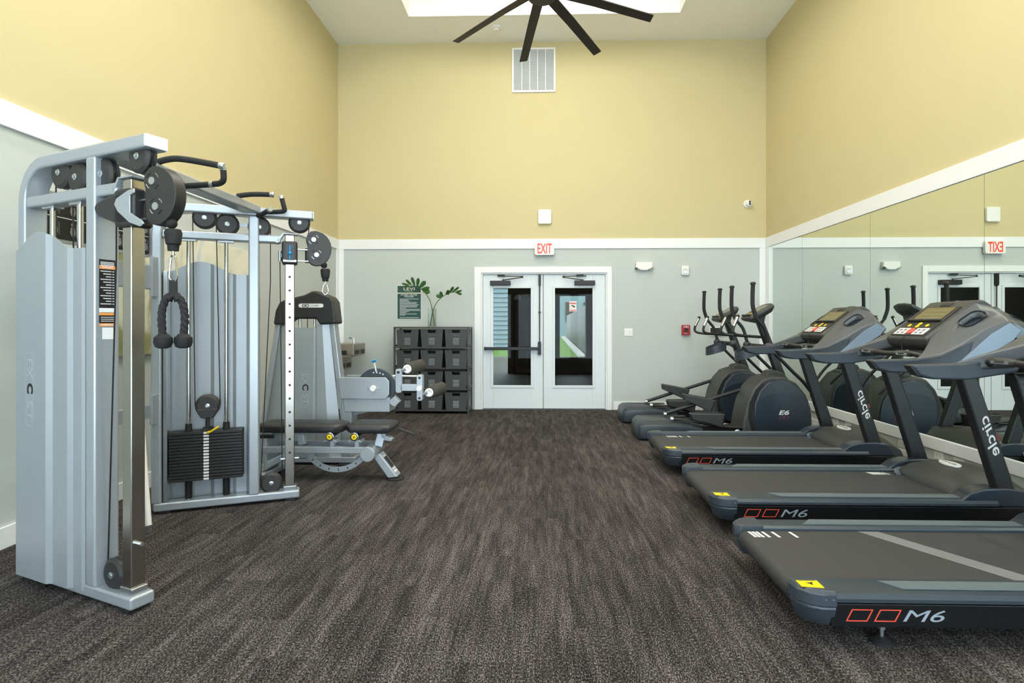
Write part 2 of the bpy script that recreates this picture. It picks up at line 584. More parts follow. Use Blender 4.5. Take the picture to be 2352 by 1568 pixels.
# trims
T = 0.02
tr = []
def trim(boxes, name=None, m='white_trim', bev=0.003):
    b = B()
    for q in boxes: b.box(*q)
    o = struct(b.done(name or 'trim_%d' % (len(tr) + 1), m, bevel=bev))
    tr.append(o); return o
trim([(XL, XL + T, YF, YB, ZB, ZT)])                                # left band rail
trim([(XL + T, XR - T, YB - T, YB, ZB, ZT)])                        # back band rail
trim([(XR - T, XR, YF, YB, ZB, ZT)])                                # right band rail
trim([(XL + T, XL + 0.095, YB - T, YB, 0.12, ZB)])                  # corner boards
trim([(XR - T - 0.085, XR - T, YB - T, YB, 0.12, ZB)])
trim([(XR - T, XR, YB - 0.16, YB, 0.0, ZB)])
trim([(XL, XL + T, YB - 0.09, YB, 0.0, ZB)])
trim([(XR - T - 0.004, XR, YF, YB - 0.16, 0.225, 0.325)])           # ledger under the mirrors
struct(B().box(XL, XL + 0.016, YF, YB, 0, 0.125).done('baseboard_left', 'white_trim', bevel=0.003))
struct(B().box(XL + 0.016, -1.06, YB - 0.016, YB, 0, 0.125).box(1.10, XR, YB - 0.016, YB, 0, 0.125).done('baseboard_back', 'white_trim', bevel=0.003))
struct(B().box(XR - 0.016, XR, YF, YB - 0.16, 0, 0.125).done('baseboard_right', 'white_trim', bevel=0.003))

# mirrors: 1.51 m panels along the right wall
edges = [8.487, 7.451, 5.932, 4.429, 2.918, 1.407, -0.104, -1.615]
names = ['frameless wall mirror panel next to the far corner board', 'frameless wall mirror panel second from the back corner, reflecting the grey wall', 'frameless wall mirror panel behind the farthest treadmill console',
         'frameless wall mirror panel at the right edge of the photo reflecting the doors', 'frameless wall mirror panel beside the nearest treadmill', 'frameless wall mirror panel level with the camera', 'frameless wall mirror panel behind the camera nearest the windows']
for i in range(7):
    y1, y0 = edges[i] - 0.002, edges[i + 1] + 0.002
    o = B().box(XR - 0.0065, XR - 0.0005, y0, y1, 0.326, 2.436).done('mirror_panel', 'mirror_glass', flat=True)
    tag(o, names[i], 'mirror', 'mirror panels along the right wall')

# ---------------------------------------------------------------- double door
door = struct(B().box(DX0 - 0.105, DX0, YB - 0.022, YB, 0, DZ + 0.09).box(DX1, DX1 + 0.075, YB - 0.022, YB, 0, DZ + 0.09).box(DX0, DX1, YB - 0.022, YB, DZ, DZ + 0.09)
              .box(DX0, DX0 + 0.02, YB, YB + 0.12, 0, DZ).box(DX1 - 0.02, DX1, YB, YB + 0.12, 0, DZ).box(DX0 + 0.02, DX1 - 0.02, YB, YB + 0.12, DZ - 0.02, DZ)
              .done('door_1', 'white_trim', bevel=0.003))
YD0, YD1 = YB + 0.03, YB + 0.075
def leaf(x0, x1, gx0, gx1, hand):
    gz0, gz1 = 0.36, 1.85
    b = B().box(x0, gx0, YD0, YD1, 0.012, DZ - 0.024).box(gx1, x1, YD0, YD1, 0.012, DZ - 0.024).box(gx0, gx1, YD0, YD1, 0.012, gz0).box(gx0, gx1, YD0, YD1, gz1, DZ - 0.024)
    lf = b.done('door_leaf', 'door_white', door, bevel=0.002)
    t = 0.035
    B().box(gx0 - t, gx0 + 0.006, YD0 - 0.012, YD0, gz0 - t, gz1 + t).box(gx1 - 0.006, gx1 + t, YD0 - 0.012, YD0, gz0 - t, gz1 + t).box(gx0 + .006, gx1 - .006, YD0 - 0.012, YD0, gz0 - t, gz0 + 0.006).box(gx0 + .006, gx1 - .006, YD0 - 0.012, YD0, gz1 - 0.006, gz1 + t).done('glazing_bead', 'door_white', lf, bevel=0.004)
    B().box(gx0, gx1, YD0 + 0.018, YD0 + 0.026, gz0, gz1).done('door_pane', 'door_glass', lf)
    # closer
    s = hand
    cxm = gx0 + 0.12 if s < 0 else gx1 - 0.12
    B().box(cxm - 0.16, cxm + 0.15, YD0 - 0.075, YD0, 1.885, 1.955).done('door_closer', 'black_metal', lf, bevel=0.006)
    kx = cxm + 0.04 * -s
    B().beam((kx, YD0 - 0.04, 1.965), (kx + 0.29 * -s, YD0 - 0.12, 2.0), 0.022, 0.012).cyl((kx, YD0 - 0.04, 1.955), (kx, YD0 - 0.04, 1.975), 0.014).done('closer_arm', 'black_metal', lf)
    B().beam((kx + 0.29 * -s, YD0 - 0.12, 2.012), (kx - 0.06 * -s, YB + 0.006, 2.03), 0.02, 0.012).box(kx - 0.09, kx + 0.02, YB + 0.002, YB + 0.02, 2.02, 2.05).cyl((kx + 0.29 * -s, YD0 - 0.12, 1.99), (kx + 0.29 * -s, YD0 - 0.12, 2.022), 0.014).done('closer_link', 'black_metal', lf)
    return lf
lfl = leaf(DX0 + 0.024, 0.034, -0.73, -0.146, -1)
lfr = leaf(0.042, DX1 - 0.024, 0.211, 0.791, 1)
# panic bar with vertical rod on the left leaf
pb = B().beam((-0.845, YD0 - 0.055, 0.925), (-0.03, YD0 - 0.055, 0.925), 0.05, 0.045).box(-0.86, -0.83, YD0 - 0.08, YD0, 0.90, 0.95).done('panic_bar', 'black_metal', lfl, bevel=0.006)
B().prism(rrect(-0.045, 0.005, 0.83, 1.03, 0.014), YD0 - 0.06, YD0, 'y').done('latch_case', 'black_metal', lfl, bevel=0.004)
B().cyl((-0.018, YD0 - 0.03, 1.02), (-0.018, YD0 - 0.03, 1.90), 0.008).box(-0.04, 0.004, YD0 - 0.04, YD0, 1.47, 1.485).done('vertical_rod', 'black_metal', lfl)
B().prism([(-0.035, 2.05), (0.0, 2.05), (0.0, 1.88), (-0.022, 1.86), (-0.035, 1.89)], YD0 - 0.06, YD0, 'y').done('top_latch', 'black_metal', lfl, bevel=0.004)
# notice stuck on the right pane
st = B().box(0.435, 0.545, YD0 + 0.016, YD0 + 0.0175, 1.49, 1.645).done('window_notice', 'sticker_white', lfr)
B().box(0.44, 0.54, YD0 + 0.0145, YD0 + 0.0165, 1.605, 1.622).box(0.44, 0.54, YD0 + 0.0145, YD0 + 0.0165, 1.50, 1.512).done('notice_print', 'print_red', lfr)
B().prism([(0.47, 1.59), (0.51, 1.575), (0.525, 1.555), (0.50, 1.55), (0.49, 1.565), (0.465, 1.575)], YD0 + 0.0145, YD0 + 0.0165).done('notice_print', 'print_black', lfr)

# ================================================================== OUTDOORS (seen through the panes)
struct(B().box(-14, 9, YB + 0.13, 23.0, -0.1, -0.01).done('outdoor_walkway', 'ext_floor', flat=True))
tag(B().box(-30, 30, 23.3, 75, -0.14, -0.04).done('lawn', 'grass', flat=True), 'bright green lawn seen through the door glass', 'lawn', kind='stuff')
struct(B().box(-3.5, 5.0, YB + 0.12, 15.3, 2.75, 2.9).done('outdoor_soffit', 'ext_soffit', flat=True))
o = struct(B().box(-0.87, 0.50, 15.0, 15.3, -0.01, 2.75).box(1.19, 4.9, 15.0, 15.3, -0.01, 2.75).box(0.50, 1.19, 15.0, 15.3, -0.01, 0.42).box(0.50, 1.19, 15.0, 15.3, 2.05, 2.75).box(4.7, 4.9, YB + 0.13, 15.0, -0.01, 2.75).box(-2.5, -2.3, YB + 0.13, 15.3, -0.01, 2.75).done('outdoor_wall', 'ext_brown', flat=True))
dr = B().box(-0.66, -0.10, 14.95, 15.0, 0.0, 1.92).done('outdoor_door_panel', 'ext_door', o, bevel=0.01)
B().box(-0.60, -0.40, 14.93, 14.95, 0.15, 1.8).box(-0.34, -0.16, 14.93, 14.95, 0.15, 1.8).done('door_inset', 'ext_brown', dr, bevel=0.01)
lt = thing('porch_lantern', (-0.62, 14.9, 1.94), 'small grey porch lantern outside above the brown door', 'lantern')
B().prism([(-0.70, 1.94), (-0.50, 1.94), (-0.54, 2.06), (-0.66, 2.06)], 14.8, 14.98).done('shade', 'vent_fin', lt, bevel=0.01)
B().box(-0.62, -0.58, 14.9, 15.0, 2.06, 2.10).done('bracket', 'black_metal', lt)
bl = thing('siding_building', (-5, 31, 0), 'pale blue clapboard building outside the left door pane', 'building')
for k in range(26):
    z = k * 0.25
    B().hexa([(-9, 30.9, z), (-1.78, 30.9, z), (-1.78, 31.1, z), (-9, 31.1, z), (-9, 30.98, z + 0.25), (-1.78, 30.98, z + 0.25), (-1.78, 31.1, z + 0.25), (-9, 31.1, z + 0.25)]).done('siding_board', 'ext_siding', bl, flat=True)
bl2 = thing('far_building', (4, 60, 0), 'pale far building seen through the right door pane', 'building')
B().box(1.6, 9.0, 60, 61, 0, 6.5).done('wall', 'ext_siding', bl2, flat=True)
for k in range(3):
    B().box(2.6 + k * 1.9, 3.6 + k * 1.9, 59.9, 60, 1.6, 3.6).done('window', 'ext_brown', bl2, flat=True)
kb = B().hexa([(1.50, 23.35, -0.038), (1.80, 23.35, -0.038), (2.5, 58, -0.038), (2.05, 58, -0.038), (1.50, 23.35, 0.06), (1.80, 23.35, 0.06), (2.5, 58, 0.06), (2.05, 58, 0.06)]).done('kerb', 'ext_concrete', flat=True)
tag(kb, 'white concrete kerb edging the lawn outside', 'kerb')
fn = thing('picket_fence', (2.0, 23.4, 0), 'black metal picket fence outside the right door pane', 'fence')
for k in range(90):
    y = 23.4 + k * 0.36; x = 1.86 + (y - 23.4) * 0.0204
    B().box(x, x + .03, y, y + 0.20, -.03, 2.1).done('picket', 'black_metal', fn, flat=True)
for z in (0.25, 1.75):
    B().beam((1.875, 23.4, z), (2.55, 56.0, z), 0.03, 0.05).done('rail', 'black_metal', fn, flat=True)

# ================================================================== CEILING FIXTURES
cl = thing('recess_light_panel', (0.04, 4.4, H + CH), 'long white light panel inside the ceiling recess above the fan', 'light')
B().box(-1.2, 1.28, 1.6, 7.2, H + CH - 0.05, H + CH - 0.001).done('light_frame', 'white_coffer', cl)
B().box(-1.15, 1.23, 1.65, 7.15, H + CH - 0.055, H + CH - 0.049).done('light_diffuser', 'coffer_glow', cl)
for nm, (x, y) in {'left rear': (-2.5, 0.4), 'left front': (-2.5, 2.9), 'right rear': (2.7, 0.4), 'right front': (2.7, 2.9)}.items():
    dl = thing('recessed_downlight', (x, y, H), 'round recessed ceiling downlight, %s of the four beside the recess' % nm, 'light', 'recessed ceiling downlights')
    B().lathe([(0.11, 0), (0.11, -0.008), (0.085, -0.010), (0.08, 0.0)], (x, y, H), (0, 0, 1)).done('trim_ring', 'white_plastic', dl)
    B().cyl((x, y, H - 0.002), (x, y, H - 0.004), 0.08, seg=24).done('lens', 'lamp_glow', dl)
    ld = bpy.data.lights.new('downlight', 'AREA'); ld.shape = 'DISK'; ld.size = 0.16; ld.energy = DOWNLIGHT_W; ld.color = DOWNLIGHT_COL
    lo = bpy.data.objects.new('downlight_lamp', ld); COL.objects.link(lo); lo.location = (0, 0, -0.012); lo.parent = dl

# ceiling fan, eight blades
FX, FY, FZ = 0.009, 5.18, 4.345
fan = thing('ceiling_fan', (FX, FY, FZ), 'large dark brown ceiling fan with eight straight blades', 'fan')
B().lathe([(0.02, -0.10), (0.12, -0.09), (0.15, -0.05), (0.15, 0.03), (0.11, 0.10), (0.05, 0.14)], (FX, FY, FZ), (0, 0, 1), 28).done('motor_housing', 'fan_dark', fan)
B().cyl((FX, FY, FZ + 0.13), (FX, FY, H + CH), 0.019).done('downrod', 'fan_dark', fan)
B().lathe([(0.02, -0.09), (0.08, -0.04), (0.085, 0)], (FX, FY, H + CH - 0.056), (0, 0, 1)).done('canopy', 'fan_dark', fan)
for k in range(8):
    a = R(10.9 + 45 * k); d = Vector((math.cos(a), math.sin(a), 0)); s = Vector((-math.sin(a), math.cos(a), 0))
    def rg(r, w, dz, t):
        c = Vector((FX, FY, FZ - 0.02 + dz)) + d * r
        return [c - s * w / 2 + Vector((0, 0, 0.010 - t)), c + s * w / 2 + Vector((0, 0, -0.010 - t)), c + s * w / 2 + Vector((0, 0, -0.010 + t)), c - s * w / 2 + Vector((0, 0, 0.010 + t))]
    B().rings([rg(0.13, 0.10, 0, 0.007), rg(0.5, 0.095, -0.055, 0.006), rg(1.055, 0.088, -0.158, 0.005)]).done('blade', 'fan_dark', fan, bevel=0.003)

sd = thing('smoke_detector', (-0.641, 8.2, H), 'small white smoke detector on the ceiling near the fan', 'detector')
B().lathe([(0.072, 0), (0.072, -0.018), (0.06, -0.03)], (-0.641, 8.2, H), (0, 0, 1)).done('base', 'white_plastic', sd)
B().lathe([(0.045, 0), (0.045, -0.02), (0.03, -0.032)], (-0.641, 8.2, H - 0.03), (0, 0, 1)).done('sensor_chamber', 'white_plastic', sd)

# ================================================================== BACK WALL FITTINGS
Y0 = YB - 0.001
# return air grille
g = thing('return_air_grille', (-0.107, Y0, 4.81), 'square white return air grille high on the yellow wall', 'grille')
gx0, gx1, gz0, gz1 = -0.438, 0.224, 4.813, 5.489
B().box(gx0, gx0 + .03, Y0 - .018, Y0, gz0, gz1).box(gx1 - .03, gx1, Y0 - .018, Y0, gz0, gz1).box(gx0 + .03, gx1 - .03, Y0 - .018, Y0, gz0, gz0 + .03).box(gx0 + .03, gx1 - .03, Y0 - .018, Y0, gz1 - .03, gz1).done('grille_frame', 'white_plastic', g, bevel=.003)
B().box(gx0 + .03, gx1 - .03, Y0 - .003, Y0 - .001, gz0 + .03, gz1 - .03).done('grille_backing', 'vent_fin', g)
for k in range(1, 5):
    x = gx0 + .03 + (gx1 - gx0 - .06) * k / 5
    B().box(x - .006, x + .006, Y0 - .016, Y0 - .002, gz0 + .03, gz1 - .03).done('grille_bar', 'white_plastic', g)
b = B()
for k in range(46):
    z = gz0 + .036 + k * (gz1 - gz0 - .07) / 45
    b.hexa([(gx0 + .03, Y0 - .012, z - .004), (gx1 - .03, Y0 - .012, z - .004), (gx1 - .03, Y0 - .004, z + .003), (gx0 + .03, Y0 - .004, z + .003), (gx0 + .03, Y0 - .012, z - .002), (gx1 - .03, Y0 - .012, z - .002), (gx1 - .03, Y0 - .004, z + .005), (gx0 + .03, Y0 - .004, z + .005)])
b.done('grille_louvers', 'vent_fin', g, kind='stuff', flat=True)
# white wall box
w = thing('wall_access_point', (0.06, Y0, 2.81), 'white rounded box on the yellow wall above the exit sign', 'wall box')
B().prism(rrect(-0.04, 0.158, 2.811, 3.03, 0.025), Y0 - 0.045, Y0).done('housing', 'white_plastic', w, bevel=0.008)
B().box(0.02, 0.10, Y0 - 0.0465, Y0 - 0.044, 2.828, 2.832).done('badge', 'vent_fin', w)
# exit sign
e = thing('exit_sign', (0.055, Y0, 2.335), 'white EXIT sign with red letters above the double doors', 'sign')
B().prism(rrect(-0.093, 0.204, 2.335, 2.528, 0.03), Y0 - 0.075, Y0 - 0.021).done('housing', 'white_plastic', e, bevel=0.006)
B().box(-0.03, 0.14, Y0 - 0.021, Y0, 2.38, 2.48).done('mount_plate', 'white_plastic', e)
text('lettering', 'EXIT', frame((0.058, Y0 - 0.0755, 2.435), (1, 0, 0), (0, 0, 1)), 0.215, 0.15, 'exit_red', e, bold=0.02)
# emergency light
e = thing('emergency_light', (1.55, Y0, 2.1), 'white emergency light with two lamp heads right of the doors', 'light')
B().prism([(1.427, 2.225), (1.676, 2.225), (1.672, 2.165), (1.62, 2.118), (1.60, 2.106), (1.50, 2.106), (1.48, 2.118), (1.431, 2.165)], Y0 - 0.07, Y0).done('housing', 'white_plastic', e, bevel=0.008)
for s, x in ((-1, 1.452), (1, 1.65)):
    B().lathe([(0.026, 0), (0.032, 0.02), (0.034, 0.035), (0.028, 0.04), (0.02, 0.034)], (x, Y0 - 0.035, 2.15), (0.5 * s, -0.7, -0.6)).done('lamp_head', 'white_plastic', e)
    B().cyl(Vector((x, Y0 - 0.035, 2.15)) + Vector((0.5 * s, -0.7, -0.6)).normalized() * 0.036, Vector((x, Y0 - 0.035, 2.15)) + Vector((0.5 * s, -0.7, -0.6)).normalized() * 0.039, 0.026).done('reflector', 'zinc', e)
# strobe
e = thing('alarm_strobe', (2.17, Y0, 2.03), 'white fire alarm strobe on the grey wall above the red pull station', 'alarm')
B().prism(rrect(2.114, 2.225, 2.033, 2.171, 0.014), Y0 - 0.045, Y0).done('housing', 'white_plastic', e, bevel=0.005)
B().prism(rrect(2.135, 2.205, 2.055, 2.10, 0.008), Y0 - 0.056, Y0 - 0.045).done('strobe_lens', 'zinc', e, bevel=0.004)
text('lettering', 'FIRE', frame((2.17, Y0 - 0.0455, 2.115), (1, 0, 0), (0, 0, 1)), 0.055, 0.014, 'print_grey', e)
# switch
e = thing('light_switch', (1.326, Y0, 1.12), 'white double rocker light switch beside the door casing', 'switch')
B().box(1.264, 1.388, Y0 - 0.007, Y0, 1.117, 1.233).done('cover_plate', 'white_plastic', e, bevel=0.003)
for x in (1.303, 1.349):
    B().hexa([(x - .016, Y0 - .010, 1.142), (x + .016, Y0 - .010, 1.142), (x + .016, Y0 - .006, 1.142), (x - .016, Y0 - .006, 1.142), (x - .016, Y0 - .014, 1.208), (x + .016, Y0 - .014, 1.208), (x + .016, Y0 - .006, 1.208), (x - .016, Y0 - .006, 1.208)]).done('rocker', 'white_plastic', e, bevel=.001)
# fire pull
e = thing('fire_pull_station', (2.176, Y0, 1.133), 'red fire alarm pull station on the grey wall', 'alarm')
B().prism(rrect(2.12, 2.238, 1.133, 1.284, 0.008), Y0 - 0.05, Y0).done('housing', 'fire_red', e, bevel=0.004)
B().box(2.150, 2.210, Y0 - 0.058, Y0 - 0.05, 1.205, 1.232).box(2.150, 2.210, Y0 - 0.058, Y0 - 0.05, 1.178, 1.198).done('pull_handle', 'print_black', e, bevel=.002)
text('lettering', 'FIRE', frame((2.18, Y0 - 0.0505, 1.256), (1, 0, 0), (0, 0, 1)), 0.075, 0.03, 'print_white', e)
text('lettering', 'PULL', frame((2.175, Y0 - 0.0505, 1.16), (1, 0, 0), (0, 0, 1)), 0.05, 0.014, 'print_white', e)
# small framed panel behind the ellipticals
e = thing('wall_display', (2.63, Y0, 1.11), 'small dark panel in a white frame behind the ellipticals', 'panel')
B().box(2.531, 2.739, Y0 - 0.02, Y0, 1.114, 1.258).done('frame', 'white_plastic', e, bevel=0.004)
B().box(2.548, 2.722, Y0 - 0.0225, Y0 - 0.02, 1.131, 1.241).done('screen', 'print_black', e)
# security camera
e = thing('security_camera', (3.109, Y0, 3.098), 'small white security camera high on the yellow wall in the corner', 'camera')
B().lathe([(0.062, 0), (0.062, 0.02), (0.05, 0.03)], (3.105, Y0, 3.098), (0, -1, 0)).done('base', 'white_plastic', e)
B().ball((3.112, Y0 - 0.045, 3.098), 0.05).done('ball_housing', 'white_plastic', e)
for z in (3.118, 3.088):
    B().cyl((3.11, Y0 - 0.085, z), (3.11, Y0 - 0.098, z - 0.002), 0.014).done('camera_lens', 'print_black', e)

# policy poster
e = thing('policy_poster', (-2.01, Y0, 1.37), 'dark green LEVI fitness center policies poster on the grey wall', 'poster')
px0, px1, pz0, pz1 = -2.197, -1.822, 1.370, 1.890
B().box(px0, px1, Y0 - 0.006, Y0, pz0, pz1).done('backing', 'print_white', e)
B().box(px0 + .008, px1 - .008, Y0 - 0.0075, Y0 - 0.005, pz0 + .008, pz1 - .008).done('printed_sheet', 'sign_green', e)
B().box(px0 + .008, px1 - .008, Y0 - 0.0085, Y0 - 0.007, 1.762, 1.776).done('rule', 'sign_cream', e)
pm = (px0 + px1) / 2
text('lettering', 'LEVI', frame((pm, Y0 - 0.008, 1.834), (1, 0, 0), (0, 0, 1)), 0.17, 0.044, 'sign_cream', e)
text('lettering', 'FITNESS CENTER', frame((pm, Y0 - 0.008, 1.742), (1, 0, 0), (0, 0, 1)), 0.255, 0.018, 'print_white', e, bold=.02)
text('lettering', 'POLICIES', frame((pm, Y0 - 0.008, 1.716), (1, 0, 0), (0, 0, 1)), 0.14, 0.018, 'print_white', e, bold=.02)
b = B()
for k, ww in enumerate([.29, .13, .155, .265, .26, .295, .27, .265, .095, .31, .315, .145, .10, .265, .085]):
    z = 1.680 - k * 0.0175
    b.box(px0 + .042, px0 + .042 + ww, Y0 - .0082, Y0 - .007, z - .0035, z + .0035)
b.box(px0 + .042, px1 - .04, Y0 - .0082, Y0 - .007, 1.393, 1.400).box(pm - .065, pm + .065, Y0 - .0082, Y0 - .007, 1.796, 1.799)
b.done('fine_print', 'vent_fin', e, kind='stuff', flat=True)
# ================================================================== STORAGE SHELF AND BINS
SX0, SX1, SY0, SY1 = -2.128, -1.03, 8.17, 8.55
sh = thing('storage_shelf', ((SX0 + SX1) / 2, 8.37, 0), 'dark metal four tier storage shelf under the green poster', 'shelf')
for y in (SY0, SY1 - .025):
    for x in (SX0, SX1 - .025):
        B().box(x, x + .025, y, y + .025, 0, 1.245).done('post', 'shelf_metal', sh, bevel=.002)
tiers = [0.055, 0.36, 0.665, 0.965]
for z in tiers + [1.245]:
    B().box(SX0, SX1, SY0, SY1, z - .015, z + (0 if z < 1.2 else .012)).done('shelf_board', 'shelf_metal', sh, bevel=.002)
    for x in (SX0 + .004, SX1 - .02):
        B().beam((x + .008, SY0 + .02, z + (.02 if z < 1.2 else 0)), (x + .008, SY1 - .02, z + (.02 if z < 1.2 else 0)), .014, .02).done('side_rail', 'shelf_metal', sh)
mt = B().box(SX0 + 0.05, SX1 - 0.05, SY0 + .01, SY1 - .03, .62, .649).done('exercise_mat', 'rubber', bevel=.008)
tag(mt, 'folded black exercise mat lying between the shelf tiers', 'mat')

def bin_mesh():
    root = thing('storage_bin', (0, 0, 0), 'x', 'bin', 'grey louvred bins on the shelf', world=False)
    hb, ht, h, d = .145, .165, .255, .33
    # tapered open tub: front at y=0
    b = B()
    t = .005
    for sgn in (0, 1):
        pass
    def slab(p):  # p: 4 outer pts, 4 inner pts
        b.hexa(p)
    # front wall split round a hand slot and louvres: build columns/rows as plates
    def fx(z, s):  # half width at z
        return s * (hb + (ht - hb) * z / h)
    sl0, sl1, sz = -.062, .062, h - .05
    def plate(x0a, x1a, x0b, x1b, z0, z1):
        b.hexa([(x0a, 0, z0), (x1a, 0, z0), (x1a, t, z0), (x0a, t, z0), (x0b, 0, z1), (x1b, 0, z1), (x1b, t, z1), (x0b, t, z1)])
    plate(fx(0, -1), fx(0, 1), fx(sz, -1), fx(sz, 1), 0, sz)
    plate(fx(sz, -1), sl0 + .012, fx(h - .008, -1), sl0, sz, h - .008)
    plate(sl1 - .012, fx(sz, 1), sl1, fx(h - .008, 1), sz, h - .008)
    plate(fx(h - .008, -1), fx(h - .008, 1), fx(h, -1), fx(h, 1), h - .008, h)
    # sides, back, bottom
    for s in (-1, 1):
        b.hexa([(fx(0, s), t, 0), (fx(0, s) - s * t, t, 0), (fx(0, s) - s * t, d, 0), (fx(0, s), d, 0), (fx(h, s), t, h), (fx(h, s) - s * t, t, h), (fx(h, s) - s * t, d, h), (fx(h, s), d, h)])
    plate_y = d - t
    b.hexa([(fx(0, -1), plate_y, 0), (fx(0, 1), plate_y, 0), (fx(0, 1), d, 0), (fx(0, -1), d, 0), (fx(h, -1), plate_y, h), (fx(h, 1), plate_y, h), (fx(h, 1), d, h), (fx(h, -1), d, h)])
    b.box(-hb + t, hb - t, t, d - t, 0, t)
    b.done('tub', 'bin_plastic', root, bevel=.0015, seg=1)
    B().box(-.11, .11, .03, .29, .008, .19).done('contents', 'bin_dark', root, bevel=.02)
    B().prism(rrect(-.055, .055, .150, .180, .009), -.004, .001).done('label_holder', 'shelf_metal', root, bevel=.002)
    for k in range(5):
        z = .040 + k * .021
        B().hexa([(-.045, -.006, z), (.045, -.006, z), (.045, .001, z), (-.045, .001, z), (-.042, -.001, z + .006), (.042, -.001, z + .006), (.042, .001, z + .006), (-.042, .001, z + .006)]).done('louvre', 'silver_print_and_highlight', root)  # silver tone paints bright highlight lines onto the grey bin's louvres
    return root
bp = bin_mesh()
rown = ['bottom', 'third', 'second', 'top']; coln = ['left', 'middle', 'right']
fst = True
for r_, z in enumerate(tiers):
    for c_ in range(3):
        o = bp if fst else copy_tree(bp)
        fst = False
        o.location = (SX0 + .20 + c_ * .352, SY0 + .012, z + .0005)
        o['label'] = 'grey louvred storage bin, %s one on the %s shelf tier' % (coln[c_], rown[r_])

# vase with two monstera leaves
VX, VY, VZ = -1.60, 8.36, 1.2575
v = thing('glass_vase', (VX, VY, VZ), 'clear square glass vase standing on the storage shelf', 'vase')
b = B()
b.rings([[Vector((VX + a * .055, VY + c * .055, VZ + z)) for a, c in ((-1, -1), (1, -1), (1, 1), (-1, 1))] for z in (0.0, 0.27)], caps=False)
b.rings([[Vector((VX + a * .050, VY + c * .050, VZ + z)) for a, c in ((-1, -1), (1, -1), (1, 1), (-1, 1))] for z in (0.27, 0.012)], caps=False)
b.done('vase_wall', 'vase_glass', v)
B().box(VX - .055, VX + .055, VY - .055, VY + .055, VZ, VZ + .011).done('vase_base', 'vase_glass', v, bevel=.003)
def monstera(label, pts, lobes, up):
    """stem plus lobed blade strips set along its last stretch"""
    t = thing('monstera_leaf', pts[0], label, 'leaf', 'monstera leaves in the vase')
    sp = [Vector(p) for p in pts]
    B().tube(sp, [.006, .004], 8, smooth=6).done('stem', 'stem_green', t)
    curve = spline(sp, 12)
    for fr_, ln, dr, wd in lobes:
        p = curve[int(fr_ * (len(curve) - 1))]
        d = Vector(dr).normalized()
        side = d.cross(Vector((0.15, -1, .1))).normalized()
        rg = []
        for k in range(7):
            q = k / 6
            c = p + d * ln * q + Vector((0, -.02 * q, up * ln * q * q))
            w_ = 1.5 * wd * (0.25 + 1.5 * q * (1.25 - q)) * (1 if q < .99 else .15)
            rg.append([c - side * w_, c + Vector((0, -.006 - .004 * q, 0)), c + side * w_, c + Vector((0, .003, 0))])
        B().rings(rg).done('leaf_lobe', 'leaf_green', t)
    return t
monstera('green monstera leaf bending left towards the poster', [(VX + .03, VY + .02, VZ + .012), (VX + .0, VY + .02, VZ + .22), (VX - .045, VY + .01, VZ + .40), (VX - .13, VY - .03, VZ + .53), (VX - .24, VY - .06, VZ + .60), (VX - .33, VY - .08, VZ + .615)],
         [(.62, .13, (.75, -.2, -.25), .028), (.66, .14, (.95, -.2, .12), .02), (.7, .14, (.75, -.1, .7), .026), (.76, .13, (.2, -.1, 1), .02), (.82, .13, (-.3, -.1, 1), .018), (.9, .11, (-.7, -.2, .7), .014), (.97, .11, (-1, -.3, .15), .012), (.99, .09, (-.9, -.4, -.4), .012)], 0.0)
monstera('dark monstera leaf arching right towards the door', [(VX - .03, VY - .02, VZ + .012), (VX + .005, VY - .02, VZ + .20), (VX + .05, VY - .01, VZ + .33), (VX + .14, VY - .03, VZ + .43), (VX + .26, VY - .05, VZ + .495), (VX + .36, VY - .07, VZ + .505)],
         [(.6, .08, (-.7, -.1, .35), .022), (.64, .08, (-.4, -.2, .9), .018), (.72, .10, (.5, -.5, .5), .02), (.8, .12, (.6, -.3, .75), .016), (.88, .14, (.8, -.2, .55), .013), (.95, .12, (1, -.3, .2), .012), (.99, .11, (1, -.3, -.35), .014), (.78, .10, (.4, -.9, -.1), .022)], 0.0)

# ================================================================== LEFT WALL: painting and drinking fountain
pt = thing('abstract_painting', (XL, 4.9, 1.05), 'large pastel abstract canvas hanging on the left wall behind the cable machine', 'painting')
B().box(XL + .001, XL + .04, 3.95, 5.98, 1.06, 2.06).done('canvas', 'canvas_edge', pt, bevel=.003)
B().box(XL + .04, XL + .0415, 3.953, 5.977, 1.063, 2.057).done('painted_face', 'abstract_paint', pt)
fo = thing('drinking_fountain', (XL + .25, 7.85, .6), 'stainless two level drinking fountain on the left wall', 'fountain')
for (y0, y1, z0, z1, nm) in ((7.88, 8.40, .80, 1.02, 'upper_basin'), (7.28, 7.80, .645, .865, 'lower_basin')):
    bz = B().prism([(XL + .001, z0 + .02), (XL + .30, z0), (XL + .50, z0 + .05), (XL + .50, z1), (XL + .001, z1)], y0, y1).done(nm, 'steel_fountain', fo, bevel=.012)
    for k in range(2):
        yy = y0 + .07 + k * .24
        B().box(XL + .498, XL + .512, yy, yy + .14, z0 + .07, z0 + .13).done('push_bar', 'black_plastic', bz, bevel=.005)
    B().box(XL + .12, XL + .40, y0 - .012, y0 + .002, z0 + .07, z0 + .13).done('push_bar', 'black_plastic', bz, bevel=.005)
    B().tube([(XL + .36, y1 - .1, z1), (XL + .36, y1 - .1, z1 + .05), (XL + .33, y1 - .1, z1 + .075), (XL + .29, y1 - .1, z1 + .07)], .013, 8, smooth=4).done('bubbler', 'chrome', bz)
B().box(XL + .001, XL + .10, 7.30, 8.38, .66, .98).done('back_panel', 'steel_fountain', fo, bevel=.006)
